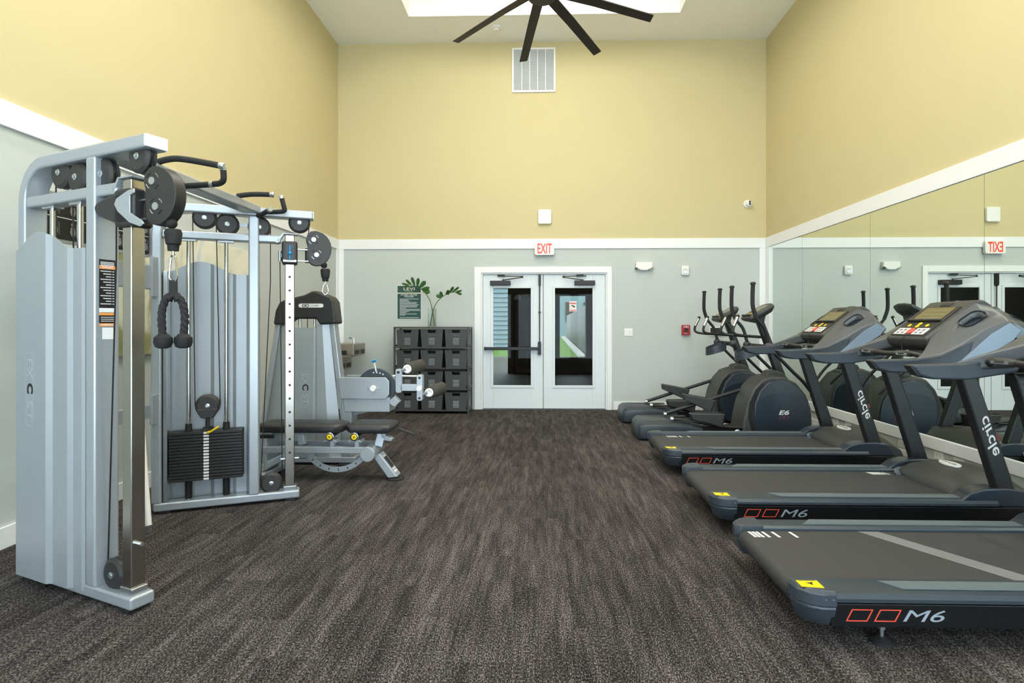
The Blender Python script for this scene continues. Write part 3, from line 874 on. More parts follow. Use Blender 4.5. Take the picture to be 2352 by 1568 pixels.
# outlets under the mirrors
def outlet(y, z, label, wide=.075):
    o = thing('wall_outlet', (XR, y, z), label, 'outlet', 'white outlets under the mirrors')
    B().box(XR - .006, XR - .0002, y - wide / 2, y + wide / 2, z - .035, z + .035).done('cover_plate', 'white_plastic', o, bevel=.002)
    for dy in (-.018, .018):
        B().cyl((XR - .0072, y + dy, z), (XR - .0055, y + dy, z), .012, seg=12).done('socket', 'vent_fin', o)
for y, nm in ((6.62, 'wall outlet plate just left of the farthest treadmill upright under the mirror'), (6.36, 'wall outlet plate above the hood of the farthest treadmill'), (5.42, 'wall outlet with two sockets between the first and second near uprights'),
              (4.93, 'wall outlet plate behind the middle treadmill upright'), (4.70, 'wall outlet plate above the middle treadmill hood'), (4.02, 'wall outlet plate at the right edge under the mirror')):
    outlet(y, .18, nm, .11)
#PART2
# ================================================================== TREADMILLS (local x: rear to front, y: near is negative)
def cart(x0, yc, label, arms=True):
    return thing('treadmill', (x0, yc, 0), label, 'treadmill', 'treadmills facing the mirrors', world=False)

def make_treadmill():
    t = cart(0, 0, 'x')
    # running belt, rounded over the rear roller
    prof = [(1.80, .135)]
    rr = .045; cz = .170
    for k in range(9):
        a = R(-90 - 180 * k / 8)
        prof.append((.05 + rr * math.cos(a), cz + rr * math.sin(a)))
    prof.append((1.80, .2155))
    prof.append((1.80, .125))
    prof = [(1.80, .125)] + prof[1:-1]
    belt = B().prism(prof, -.292, .292).done('running_belt', 'belt', t, angle=50)
    B().box(.16, 1.8, -.28, .28, .1255, .205).done('deck', 'skirt_black', t)
    for s in (-1, 1):
        a, c = (.385, .425) if s > 0 else (-.425, -.385)
        B().box(.125, 1.86, a, c, .092, .186).done('side_skirt', 'skirt_black', t, bevel=.004)
        # rail: stepped slate plate with a raised inner lip
        pr = [(.296, .195), (.296, .226), (.31, .236), (.345, .236), (.40, .236), (.43, .228), (.442, .212), (.442, .197), (.43, .192)]
        pr = [(s * p, q) for p, q in pr]
        rail = B().prism(pr, .135, 1.70, 'x').done('side_rail', 'rail_slate', t, bevel=.003, angle=25)
        y0, y1 = s * .335, s * .405
        B().prism([(.36, y0), (1.62, y0), (1.62, y1), (.42, y1)], .2362, .2395, 'z').done('grip_strip', 'rail_strip', rail)
        # rear end cap, rounded outwards
        def capring(z, g):
            pts = [(.14, s * .300), (.02 + g, s * .300), (-.005 + g, s * .325), (.005 + g, s * (.385 - g * .5)), (.04 + g, s * (.425 - g)), (.09 + g * .3, s * (.443 - g)), (.14, s * (.443 - g))]
            return [Vector((x, y, z)) for x, y in pts]
        cap = B().rings([capring(.085, .045), capring(.10, .03), capring(.165, .006), capring(.175, .010), capring(.18, .0), capring(.225, .0), capring(.24, .012)]).done('end_cap', 'slate_plastic', t, bevel=.003)
        for q in (.095, .125):
            B().cyl((q, s * .4425, .208), (q, s * .4445, .208), .004, seg=8).done('screw', 'zinc', cap)
        # front fender arch over the rail end
        arch = [(1.47, .19), (1.49, .23), (1.55, .275), (1.63, .298), (1.76, .303), (1.86, .29), (1.94, .19)]
        B().prism(arch, min(s * .31, s * .428), max(s * .31, s * .428)).done('fender', 'slate_blue', t, bevel=.01)
    st = B().prism([(.02, -.345), (.02, -.40), (.105, -.41), (.105, -.345)], .2402, .2415, 'z').done('warning_sticker', 'yellow_sticker', t)
    B().prism([(.05, -.365), (.062, -.375), (.07, -.39), (.075, -.372), (.082, -.36), (.066, -.366)], .2414, .2422, 'z').done('sticker_print', 'print_black', st)
    B().box(.03, .095, -.350, -.348, .2414, .2422).done('sticker_print', 'print_black', st)
    # motor hood lofted front to back
    rg = []
    for x, zt, zs, hw in ((1.515, .218, .217, .285), (1.525, .252, .226, .295), (1.56, .296, .244, .31), (1.63, .334, .262, .325), (1.74, .352, .272, .33), (1.84, .350, .272, .33), (1.94, .325, .262, .33), (2.03, .26, .22, .32), (2.07, .16, .15, .31)):
        r = [Vector((x, -hw, .125)), Vector((x, -hw, zs))]
        for k in range(1, 10):
            q = -1 + 2 * k / 10
            r.append(Vector((x + (.03 * (q * q) if x < 1.6 else 0), hw * q, zs + (zt - zs) * (1 - abs(q) ** 2.6))))
        r += [Vector((x, hw, zs)), Vector((x, hw, .125))]
        rg.append(r)
    hood = B().rings(rg).done('motor_hood', 'hood_plastic', t, angle=50)
    B().tube([(1.50, .20, .225), (1.515, .25, .235), (1.55, .285, .238), (1.60, .30, .24)], .016, 8, smooth=4).done('hood_trim', 'console_silver', hood)
    ov = [(1.72 + .045 * math.cos(a), .09 * math.sin(a)) for a in (2 * math.pi * k / 24 for k in range(24))]
    lg = B().prism(ov, .344, .3545, 'z').done('hood_badge', 'print_white', hood)
    text('badge_lettering', 'circle', frame((1.72, 0, .355), (0, -1, 0), (1, 0, 0)), .13, .035, 'print_grey', lg)
    # level feet
    for x in (.36, 1.75):
        for s in (-1, 1):
            f = B().lathe([(.045, 0), (.045, .012), (.02, .022), (.016, .026)], (x, s * .36, 0), (0, 0, 1), 18).done('leveling_foot', 'rubber', t)
            B().cyl((x, s * .36, .02), (x, s * .36, .13), .008).lathe([(.015, 0), (.015, .012)], (x, s * .36, .055), (0, 0, 1), 6).done('foot_bolt', 'zinc', f)
    B().box(.28, .44, -.385, .385, .098, .125).box(1.66, 1.86, -.385, .385, .098, .125).done('under_frame', 'skirt_black', t)
    # uprights
    for s in (-1, 1):
        y0, y1 = s * .388 - .034, s * .388 + .034
        rgs = []
        for x0, x1, z in ((1.757, 1.875, .10), (1.735, 1.85, .19), (1.47, 1.57, 1.035)):
            rgs.append([Vector(q) for q in ((x0, y0, z), (x1, y0, z), (x1, y1, z), (x0, y1, z))])
        u = B().rings(rgs).done('upright', 'upright_black', t, bevel=.014, seg=3)
        d = Vector((-(1.7925 - 1.52), 0, 1.035 - .19)).normalized()
        ctr = Vector((1.6555, s * .4225, .6175))
        M = frame(ctr, (-d if s < 0 else d), (d.cross(Vector((0, 1, 0))) if s < 0 else d.cross(Vector((0, -1, 0)))))
        M = frame(ctr, -d, Vector((0, s * -1.0, 0)).cross(-d) * (1 if s < 0 else 1))
        text('upright_lettering', 'circle', M, .245, .060, 'print_white', u, shear=.25, bold=.01)
        B(frame(ctr + d * -.005, -d, Vector((0, -s, 0)).cross(-d))).box(.0, .035, -.052, -.038, -.0005, .0006).done('red_accent', 'print_darkred', u)
    # handrail arms
    arm = [(.945, 1.078), (.985, 1.025), (1.06, 1.002), (1.25, 1.000), (1.50, 1.04), (1.56, 1.20), (1.47, 1.165), (1.36, 1.110), (1.22, 1.086), (1.05, 1.080)]
    for s in (-1, 1):
        a = B().prism(arm, min(s * .362, s * .442), max(s * .362, s * .442)).done('handrail', 'slate_plastic', t, bevel=.012, seg=3)
        B().prism([(.935, 1.076), (.975, 1.022), (1.03, 1.006), (1.0, 1.074)], min(s * .37, s * .434), max(s * .37, s * .434)).done('handrail_tip', 'black_plastic', a, bevel=.008)
        # wing lofted from handrail up to the display
        outer = [(1.20, 1.000), (1.48, 1.035), (1.63, 1.10), (1.79, 1.20), (1.84, 1.26), (1.76, 1.315), (1.63, 1.265), (1.48, 1.17), (1.36, 1.11), (1.20, 1.082)]
        inner = [(1.46, 1.14), (1.56, 1.12), (1.74, 1.14), (1.91, 1.18), (1.955, 1.25), (1.83, 1.415), (1.735, 1.442), (1.63, 1.365), (1.53, 1.285), (1.45, 1.205)]
        rr_ = []
        for k in range(6):
            q = k / 5
            yy = s * (.438 - .238 * q)
            w_ = q ** .8
            rr_.append([Vector((o_[0] + (i_[0] - o_[0]) * w_, yy, o_[1] + (i_[1] - o_[1]) * w_)) for o_, i_ in zip(outer, inner)])
        wg = B().rings(rr_).done('console_wing', 'console_grey', t, bevel=.012, seg=3, angle=50)
        # silver flank panel
        fl = [(1.42, 1.03), (1.62, 1.095), (1.785, 1.20), (1.835, 1.26), (1.765, 1.305), (1.65, 1.235)]
        B().prism(fl, min(s * .434, s * .4435), max(s * .434, s * .4435)).done('flank_panel', 'console_silver', wg, bevel=.003)
        # cup holder: rimmed hollow set in the sloping wing
        c0 = Vector((1.632, s * .318, 1.330)); ex = Vector((.123, 0, .084)).normalized(); ey = Vector((-.125, s * .238, -.1825)).normalized()
        M = frame(c0, ex, ey)
        ring = rrect(-.075, .075, -.05, .05, .04, 5); ring3 = rrect(-.055, .055, -.034, .034, .03, 5)
        zz = 1 if (M.to_3x3() @ Vector((0, 0, 1))).z > 0 else -1
        cut = B(M).rings([[Vector((p[0] * k, p[1] * k, z)) for p in ring] for k, z in ((.8, -.05 * zz), (1, .05 * zz))]).done('cup_cutter', 'slate_blue')
        bo = wg.modifiers.new('hollow', 'BOOLEAN'); bo.operation = 'DIFFERENCE'; bo.object = cut; bo.solver = 'EXACT'
        dg = bpy.context.evaluated_depsgraph_get()
        me = bpy.data.meshes.new_from_object(wg.evaluated_get(dg)); me.name = 'console_wing'
        wg.modifiers.clear(); wg.data = me
        bpy.data.objects.remove(cut)
        b = B(M)
        b.rings([[Vector((p[0] * k, p[1] * k, z)) for p in ring] for k, z in ((1.04, .006 * zz), (.985, .006 * zz), (.78, -.048 * zz))], caps=False)
        b.face([b._v((p[0] * .78, p[1] * .78, -.048 * zz)) for p in ring])
        b.done('cup_holder', 'slate_blue', wg, angle=40)
    # display body
    body = [(1.415, 1.205), (1.43, 1.155), (1.50, 1.118), (1.88, 1.155), (1.95, 1.22), (1.955, 1.25), (1.835, 1.42), (1.785, 1.455), (1.725, 1.447)]
    con = B().prism(body, -.215, .215).done('console_body', 'charcoal_plastic', t, bevel=.018, seg=3)
    e1 = Vector((1.725 - 1.415, 0, 1.447 - 1.205)).normalized(); n = Vector((-e1.z, 0, e1.x))
    def pf(sx, y, h=0):
        return Vector((1.415, 0, 1.205)) + e1 * sx + Vector((0, y, 0)) + n * h
    def pbox(s0, s1, y0, y1, h0, h1, name, m, par, bev=0):
        return B().hexa([pf(s0, y0, h0), pf(s0, y1, h0), pf(s1, y1, h0), pf(s1, y0, h0), pf(s0, y0, h1), pf(s0, y1, h1), pf(s1, y1, h1), pf(s1, y0, h1)]).done(name, m, par, bevel=bev)
    pbox(.02, .33, -.175, .175, .0, .006, 'console_face', 'black_plastic', con, .004)
    sc = pbox(.185, .32, -.14, .14, .005, .009, 'screen', 'lcd', con, .002)
    for k in range(3):
        pbox(.20 + k * .04, .207 + k * .04, -.12, .12 - .03 * k, .0088, .0096, 'screen_mark', 'print_grey', sc)
    pbox(.165, .182, -.165, .165, .006, .022, 'reading_ledge', 'black_plastic', con, .004)
    pbox(.345, .375, -.05, .05, .0, .004, 'fan_vent', 'black_plastic', con)
    for s in (-1, 1):
        kp = pbox(.03, .095, s * .035, s * .155, .005, .0085, 'keypad', 'print_white', con, .002)
        for i in range(2):
            for j in range(2):
                pbox(.038 + i * .027, .056 + i * .027, s * (.055 + j * .048), s * (.085 + j * .048), .008, .0095, 'key', 'print_grey', kp)
        B().cyl(pf(.125, s * .09, .005), pf(.125, s * .09, .0095), .014, seg=14).done('yellow_button', 'yellow_plastic', con)
    for q in (.115, .142):
        B().cyl(pf(q, 0, .005), pf(q, 0, .0095), .015, seg=14).done('yellow_button', 'yellow_plastic', con)
    rb = B().cyl(pf(.062, 0, .004), pf(.062, 0, .013), .03, seg=20).done('stop_button', 'red_button', con, bevel=.002)
    B().tube([pf(.01, -.0, .006), pf(-.02, 0, .0), (1.40, 0, 1.12), (1.37, -.05, 1.03)], .003, 6, smooth=4).done('safety_cord', 'cable', con)
    # pulse bar between the handrails
    pbp = [(1.36, .365, 1.075), (1.30, .30, 1.105), (1.285, .20, 1.108), (1.30, 0, 1.098), (1.285, -.20, 1.108), (1.30, -.30, 1.105), (1.36, -.365, 1.075)]
    pb_ = B().tube(pbp, .0175, 12, smooth=5).done('pulse_bar', 'black_plastic', t)
    for s in (-1, 1):
        B().tube([(1.291, s * .12, 1.103), (1.285, s * .20, 1.108), (1.291, s * .27, 1.107)], .0192, 12, smooth=3).done('pulse_sensor', 'charcoal_plastic', pb_)
        B().box(1.268, 1.272, s * .20 - .055, s * .20 + .055, 1.096, 1.112).done('sensor_plate', 'zinc', pb_)
    B().cyl((1.56, -.36, 1.03), (1.56, .36, 1.03), .02).done('cross_tube', 'black_plastic', t)
    # side lettering on the skirts
    for s in (-1,):
        M = lambda x, z: frame((x, s * .4255, z), (1, 0, 0), (0, 0, 1))
        for cx_ in (.235, .345):
            b = B(M(cx_, .141))
            def para(hw, hh, sl):
                return [(-hw - sl, -hh), (hw - sl, -hh), (hw + sl, hh), (-hw + sl, hh)]
            o_, i_ = para(.042, .024, .012), para(.037, .020, .0105)
            b.rings([[Vector((p[0], p[1], 0)) for p in o_], [Vector((p[0], p[1], .0012)) for p in o_], [Vector((p[0], p[1], .0012)) for p in i_], [Vector((p[0], p[1], 0)) for p in i_]], caps=False)
            b.done('red_outline_mark', 'print_red', t)
        text('side_lettering', 'M6', M(.487, .141), .165, .046, 'silver_print_and_highlight', t, shear=.3)
    return t

tm0 = make_treadmill()
def marks(t, xs, y, dy=.05, sl=.01):
    for x in xs:
        o = B().prism([(x, y), (x + .014, y), (x + .014 + sl, y - dy), (x + sl, y - dy)], .2156, .2164, 'z').done('belt_mark', 'print_white', None)
        o.parent = [c for c in t.children if c.name.startswith('running_belt')][0]
tmB = copy_tree(tm0); tmC = copy_tree(tm0)
tm0.location = (1.03, 2.72, 0); tmB.location = (1.06, 3.945, 0); tmC.location = (1.05, 5.28, 0)
tm0['label'] = 'nearest treadmill, its deck cut off by the right edge of the photo'
tmB['label'] = 'middle treadmill with grey display console, between the other two'
tmC['label'] = 'farthest treadmill, standing next to the ellipticals'
marks(tm0, [.045, .065, .085, .115, .165, .255], .275, .075)
B().hexa([(.62, .292, .2157), (.725, .292, .2157), (1.10, -.292, .2157), (.985, -.292, .2157), (.62, .292, .2163), (.725, .292, .2163), (1.10, -.292, .2163), (.985, -.292, .2163)]).done('belt_seam', 'belt_seam', [c for c in tm0.children if c.name.startswith('running_belt')][0])
marks(tmB, [1.31, 1.33, 1.35, 1.37, 1.39, 1.42], .275, .06, .02)
marks(tmB, [.045], -.25, .05)
marks(tmC, [.16, .185, .21, .235, .28, .36], .265, .06, .012)

# ================================================================== ELLIPTICALS
def make_elliptical():
    t = thing('elliptical_trainer', (0, 0, 0), 'x', 'elliptical', 'ellipticals by the back wall', world=False)
    # rear pod with two roller tracks
    rg = []
    for x, hw, z1 in ((-.02, .20, .12), (0.0, .265, .175), (.05, .285, .205), (.30, .285, .205), (.55, .27, .185), (.72, .20, .14)):
        rg.append([Vector((x, y, z)) for y, z in ((-hw, .02), (hw, .02), (hw + .012, .07), (hw, z1 - .03), (hw - .05, z1), (-hw + .05, z1), (-hw, z1 - .03), (-hw - .012, .07))])
    pod = B().rings(rg).done('rear_housing', 'slate_plastic', t, bevel=.012, seg=3)
    for s in (-1, 1):
        B().box(.09, .62, s * .19 - .04, s * .19 + .04, .196, .2085).done('roller_track', 'black_plastic', pod, bevel=.006)
    B().prism([(.16, .035), (.34, .035), (.315, .065), (.27, .085), (.22, .08)], -.301, -.285).done('carry_grip', 'black_plastic', pod, bevel=.004)
    B().box(.6, 1.2, -.06, .06, .05, .13).done('base_rail', 'upright_black', t, bevel=.008)
    B().box(-.0, .10, -.24, .24, 0, .03).box(1.85, 1.95, -.26, .26, 0, .05).done('floor_feet', 'rubber', t, bevel=.006)
    # front wheel housing
    shell = [(1.06, .03), (1.09, .25), (1.14, .45), (1.22, .62), (1.33, .735), (1.46, .775), (1.62, .765), (1.78, .69), (1.90, .55), (1.965, .38), (1.98, .20), (1.96, .03)]
    shell = [(1.14 + (x - 1.06) * .859, z * .92) for x, z in shell]
    hs = B().prism(shell, -.205, .205).done('wheel_housing', 'charcoal_plastic', t, bevel=.03, seg=3)
    for s in (-1, 1):
        cov = [(1.33, .03), (1.27, .12), (1.235, .28), (1.25, .44), (1.31, .58), (1.41, .68), (1.53, .71), (1.68, .685), (1.81, .60), (1.90, .47), (1.94, .30), (1.93, .13), (1.90, .03)]
        cov = [(1.27 + (x - 1.235) * .9, z * .955) for x, z in cov]
        a, c = (s * .205, s * .236)
        cv = B().prism(cov, min(a, c), max(a, c)).done('disc_cover', 'slate_blue', hs, bevel=.016, seg=3)
        slot = [(1.30, .03), (1.24, .12), (1.205, .28), (1.22, .45), (1.285, .60), (1.36, .675), (1.33, .69), (1.245, .61), (1.165, .45), (1.15, .28), (1.19, .12), (1.24, .03)]
        slot = [(1.14 + (x - 1.06) * .859, z * .92) for x, z in slot]
        B().prism(slot, min(s * .2, s * .208), max(s * .2, s * .208)).done('crank_slot', 'print_black', hs)
        hi = [(1.26, .46), (1.31, .58), (1.41, .68), (1.53, .71), (1.68, .685), (1.81, .60), (1.88, .50), (1.80, .545), (1.66, .575), (1.48, .56), (1.35, .52)]
        B().prism([(1.27 + (1.58 + (x - 1.58) * .96 - 1.235) * .9, (.40 + (z - .40) * .96) * .955) for x, z in hi], min(s * .2355, s * .238), max(s * .2355, s * .238)).done('upper_panel', 'slate_plastic', cv, bevel=.003)  # lighter slate panel across the upper part of the disc cover
        M = frame((1.60, s * .2365, .315), (-s * 1.0, 0, 0), (0, 0, 1))
        text('model_lettering', 'E6', M, .115, .05, 'print_white', cv, shear=.25, bold=.02)
        for q in (-.028, .028):
            b = B(frame((1.60 + q, s * .2365, .262), (-s * 1.0, 0, 0), (0, 0, 1)))
            o_ = [(-.029, -.017), (.019, -.017), (.029, .017), (-.019, .017)]; i_ = [(p[0] * .86, p[1] * .8) for p in o_]
            b.rings([[Vector((p[0], p[1], 0)) for p in o_], [Vector((p[0], p[1], .0012)) for p in o_], [Vector((p[0], p[1], .0012)) for p in i_], [Vector((p[0], p[1], 0)) for p in i_]], caps=False)
            b.done('red_outline_mark', 'print_darkred', cv)
        B().lathe([(.03, 0), (.035, .006), (.02, .012)], (1.1, s * .20, .085), (0, s, 0)).done('oval_badge', 'zinc', hs)
    B().prism([(1.44, .68), (1.48, .76), (1.57, .775), (1.66, .745), (1.74, .65)], -.085, .085).done('column_boot', 'charcoal_plastic', t, bevel=.025, seg=3)
    B().rings([[Vector(q) for q in ((1.60, -.045, .72), (1.71, -.045, .70), (1.71, .045, .70), (1.60, .045, .72))], [Vector(q) for q in ((1.36, -.04, 1.38), (1.45, -.04, 1.36), (1.45, .04, 1.36), (1.36, .04, 1.38))]]).done('column', 'upright_black', t, bevel=.018, seg=3)
    # console
    M = frame((1.385, 0, 1.44), (0, -1, 0), (.86, 0, .51))
    b = B(M); b.rings([[Vector((x * k, y * k2, z)) for x, y in ((-.15, -.15), (.15, -.15), (.185, 0), (.165, .15), (.06, .18), (-.06, .18), (-.165, .15), (-.185, 0))] for k, k2, z in ((.7, .75, -.07), (1, 1, -.025), (1, 1, .0), (.93, .93, .012))])
    cn = b.done('console', 'charcoal_plastic', t, bevel=.008, seg=2)
    B(M).box(-.11, .11, -.02, .12, .0125, .0145).done('screen', 'lcd', cn)
    B(M).box(-.13, .13, -.13, -.115, .01, .035).done('reading_ledge', 'black_plastic', cn, bevel=.003)
    for q in (-.06, 0, .06):
        B(M).cyl((q, -.065, .012), (q, -.065, .0155), .013, seg=12).done('console_button', 'yellow_plastic', cn)
    B().hexa([(1.28, -.1, 1.33), (1.44, -.1, 1.30), (1.44, .1, 1.30), (1.28, .1, 1.33), (1.24, -.12, 1.375), (1.46, -.12, 1.43), (1.46, .12, 1.43), (1.24, .12, 1.375)]).done('console_neck', 'charcoal_plastic', cn, bevel=.02)
    # fixed handles with steel pulse grips, one piece
    fx_ = [(1.10, .20, 1.37), (1.05, .21, 1.25), (1.06, .21, 1.195), (1.14, .19, 1.17), (1.40, .05, 1.15), (1.42, 0, 1.15), (1.40, -.05, 1.15), (1.14, -.19, 1.17), (1.06, -.21, 1.195), (1.05, -.21, 1.25), (1.10, -.20, 1.37)]
    fh = B().tube(fx_, .016, 12, smooth=5).done('fixed_handlebar', 'black_plastic', t)
    for s in (-1, 1):
        B().tube([(1.056, s * .208, 1.275), (1.10, s * .20, 1.375)], .0195, 12).done('pulse_grip', 'chrome', fh)
        B().ball((1.104, s * .199, 1.385), .022).done('grip_cap', 'black_plastic', fh)
    # moving bars and their links, one per side
    for s in (-1, 1):
        dx = .0 if s < 0 else -.03
        up = [(1.235 + dx, s * .30, 1.735), (1.23 + dx, s * .30, 1.60), (1.235 + dx, s * .30, 1.48), (1.275 + dx, s * .30, 1.36), (1.36 + dx, s * .29, 1.25), (1.395 + dx, s * .28, 1.13), (1.42 + dx, s * .27, 1.03)]
        ub = B().tube(up, .0185, 12, smooth=5).done('moving_handlebar', 'upright_black', t)
        B().tube(up[:4], .0225, 12, smooth=5).done('foam_sleeve', 'foam_grip', ub)
        B().lathe([(.03, 0), (.032, .01), (.024, .022), (.008, .028)], up[0], (0, 0, 1)).done('end_cap', 'black_plastic', ub)
        B().ball((1.41 + dx, s * .285, 1.045), .05, 1, .8, 1).done('pivot_cover', 'slate_plastic', ub)
        lo_ = [(1.42 + dx, s * .28, 1.03), (1.47 + dx, s * .285, .98), (1.55 + dx, s * .285, .90), (1.68 + dx, s * .275, .77), (1.80 + dx, s * .255, .66), (1.92 + dx, s * .22, .52)]
        B().tube(lo_, .0185, 12, smooth=5).done('lower_link', 'upright_black', ub)
    B().cyl((1.415, -.27, 1.04), (1.405, .27, 1.04), .028).done('pivot_axle', 'upright_black', t)
    # bottle cup: open curved band behind the axle
    rgs = []
    for k in range(13):
        a = R(60 + 240 * k / 12)
        c = Vector((1.30 + .155 * math.cos(a), .0 + .115 * math.sin(a), 0))
        nn = Vector((math.cos(a), math.sin(a), 0)) * .006
        lean = -.055 * (1 - math.cos(a - math.pi)) * -1
        z0, z1 = .905 + .05 * math.cos(a) * -1 * -1 + .02, 1.01 + .05 * math.cos(a) + .02
        rgs.append([c - nn + Vector((0, 0, z0)), c + nn + Vector((0, 0, z0)), c + nn + Vector((0, 0, z1)), c - nn + Vector((0, 0, z1))])
    B().rings(rgs).done('bottle_cup', 'slate_plastic', t, angle=60)
    # pedal arms and foot pedals; near side low, far side raised
    for s, pr, pz, ang in ((-1, [(.36, .228), (.66, .20), (1.0, .14), (1.55, .12)], .245, 0), (1, [(.36, .228), (1.36, .55)], .385, -11)):
        y = s * .175
        arm_ = B().tube([(x, y, z) for x, z in pr], .0215, 12, smooth=5).done('pedal_arm', 'upright_black', t)
        B().tube([(pr[0][0] - .002, y, pr[0][1]), (pr[0][0] + .03, y, pr[0][1])], .026, 12).done('arm_roller', 'zinc', arm_)
        # pedal: tapered shoe tray with a rim
        T_ = Matrix.Translation((.76, y, pz)) @ Matrix.Rotation(R(-ang), 4, 'Y')
        b = B(T_)
        out = [(-.19, -.03), (-.175, -.06), (.0, -.078), (.17, -.08), (.19, -.06), (.19, .06), (.17, .08), (.0, .078), (-.175, .06), (-.19, .03)]
        ins = [(x * .94, yy * .88) for x, yy in out]
        def zb_(x): return -.015 if x < -.1 else -.015 - .09 * (x + .1) / .3
        b.rings([[Vector((x * .9, yy * .8, zb_(x))) for x, yy in out], [Vector((x, yy, .045)) for x, yy in out], [Vector((x, yy, .055)) for x, yy in ins], [Vector((x, yy, .022)) for x, yy in ins]])
        b.done('foot_pedal', 'charcoal_plastic', arm_, angle=40)
    return t
el1 = make_elliptical()
el2 = copy_tree(el1)
el1.location = (1.10, 6.63, 0); el2.location = (1.08, 7.72, 0)
el1['label'] = 'elliptical trainer standing right behind the farthest treadmill'
el2['label'] = 'elliptical trainer closest to the grey back wall'

# ================================================================== CABLE MACHINE (two angled towers joined by a pull-up beam)
TH = R(23); CT, ST = math.cos(TH), math.sin(TH)
YC = 3.362
cm = thing('cable_machine', (-2.25, YC, 0), 'silver dual tower cable crossover machine with pull-up grips against the left wall', 'gym machine')
def TW(side):
    """local (u along arm, w outwards, z) to room; side -1 near tower, +1 far tower"""
    yr = YC + side * .481
    return Matrix(((CT, -ST, 0, -2.633), (side * ST, side * CT, 0, yr), (0, 0, 1, 0), (0, 0, 0, 1)))
def pulley(M, u, z, r, w0, par, name='pulley', thick=.026, mm='pulley_plastic'):
    o = B(M).lathe([(r * .2, -thick), (r * .8, -thick), (r, -thick * .6), (r, -thick * .35), (r * .9, -thick * .2), (r * .9, thick * .2), (r, thick * .35), (r, thick * .6), (r * .8, thick), (r * .2, thick)], (u, w0, z), (0, 1, 0), 28).done(name, mm, par, angle=30)
    for g in (-1, 1):
        B(M).lathe([(.016, thick - .002), (.016, thick + .004), (.009, thick + .006), (.009, thick + .010), (.002, thick + .010)], (u, w0, z), (0, g, 0), 12).done('axle_bolt', 'zinc', o)
    return o
def tower(side):
    M = TW(side)
    fl = B(M).box(-.02, .906, -.055, .055, .018, .075).done('foot_beam', 'silver_paint', cm, bevel=.012, seg=3)
    for u in (.04, .84):
        B(M).box(u - .03, u + .04, -.05, .05, 0, .02).done('foot_pad', 'rubber', fl, bevel=.004)
    # rear post and curved top beam in one sweep
    path = [(0.0, 0, .07), (0.0, 0, 1.80)]
    for k in range(7):
        a = R(180 - 90 * k / 6)
        path.append((.19 + .19 * math.cos(a), 0, 1.915 + .19 * math.sin(a)))
    path.append((1.0, 0, 2.105))
    B(M).sweep(path, .105, .062, side=(0, 1, 0)).done('arched_frame', 'silver_paint', cm, bevel=.012, seg=3, angle=50)
    B(M).box(.998, 1.006, -.05, .05, 2.077, 2.133).done('end_plug', 'white_plastic', cm, bevel=.004)
    B(M).box(.566, .636, -.056, .056, .07, 2.078).done('front_post', 'silver_paint', cm, bevel=.012, seg=3)
    B(M).box(.03, .78, -.045, .045, 1.888, 1.944).done('mid_beam', 'silver_paint', cm, bevel=.012, seg=3)
    # bracket from mid beam to the column head
    B(M).prism([(.745, 1.888), (.76, 1.888), (.80, 1.955), (.895, 1.955), (.895, 1.963), (.792, 1.963), (.745, 1.90)], -.045, .045, 'y').done('column_bracket', 'silver_paint', cm, bevel=.003)
    col = B(M).box(.806, .872, -.032, .032, .075, 1.955).done('chrome_column', 'brushed_steel', cm, bevel=.007, seg=2)
    for k in range(16):
        z = .35 + k * .0995
        B(M).cyl((.839, -.0325, z), (.839, -.02, z), .009, seg=10).done('column_hole', 'print_black', col)
    B(M).box(.795, .885, -.036, .036, .074, .105).done('column_clamp', 'zinc', col, bevel=.004)
    for w in (-1, 1):
        B(M).cyl((.839 + w * .03, .0, .30), (.839 + w * .062, .0, .30), .009, seg=8).done('stop_bolt', 'zinc', col)
    # shroud sheet on the outer side with pressed ridges and wavy top
    us = [.028, .045, .31, .335, .455, .478, .545, .560]
    ws = [.060, .092, .092, .074, .074, .060, .060, .052]
    rg = []
    n = 40
    def wsh(u):
        for i in range(len(us) - 1):
            if u <= us[i + 1]:
                q = (u - us[i]) / (us[i + 1] - us[i]); return ws[i] + (ws[i + 1] - ws[i]) * q
        return ws[-1]
    uu = sorted(set([us[0] + (us[-1] - us[0]) * k / n for k in range(n + 1)] + us))
    b = B(M)
    for u in uu:
        zt = 1.70 + .045 * math.cos((u - .25) / .25 * math.pi) if .0 < u < .5 else 1.655 + .0 * u
        rg.append([Vector((u, wsh(u), .045)), Vector((u, wsh(u), zt)), Vector((u, wsh(u) - .006, zt)), Vector((u, wsh(u) - .006, .045))])
    b.rings(rg)
    sh_ = b.done('weight_shroud', 'silver_sheet', cm, angle=12)
    if side < 0:
        # pressed logo on the outer face, reading upwards
        Ml = frame(M @ Vector((.175, .0925, .975)), (0, 0, -1), (CT, side * ST, 0))
        b = B(Ml); o_ = rrect(-.18, .18, -.034, .034, .01, 3); i_ = [(p[0] * .985, p[1] * .92) for p in o_]
        b.rings([[Vector((p[0], p[1], 0)) for p in o_], [Vector((p[0], p[1], .001)) for p in o_], [Vector((p[0], p[1], .001)) for p in i_], [Vector((p[0], p[1], 0)) for p in i_]], caps=False)
        b.done('logo_outline', 'emboss_line', sh_)
        for tx, q, ww in (('EX', -.10, .10), ('ST', .105, .10)):
            text('logo_lettering', tx, Ml @ Matrix.Translation((q, 0, 0)), ww, .045, 'emboss_line', sh_)
        text('logo_letter', 'C', Ml @ Matrix.Translation((-.005, 0, 0)), .052, .052, 'print_black', sh_, bold=.04)
    B(M).box(.04, .065, -.045, .05, .08, 1.66).done('shroud_rail', 'zinc', cm, bevel=.003)
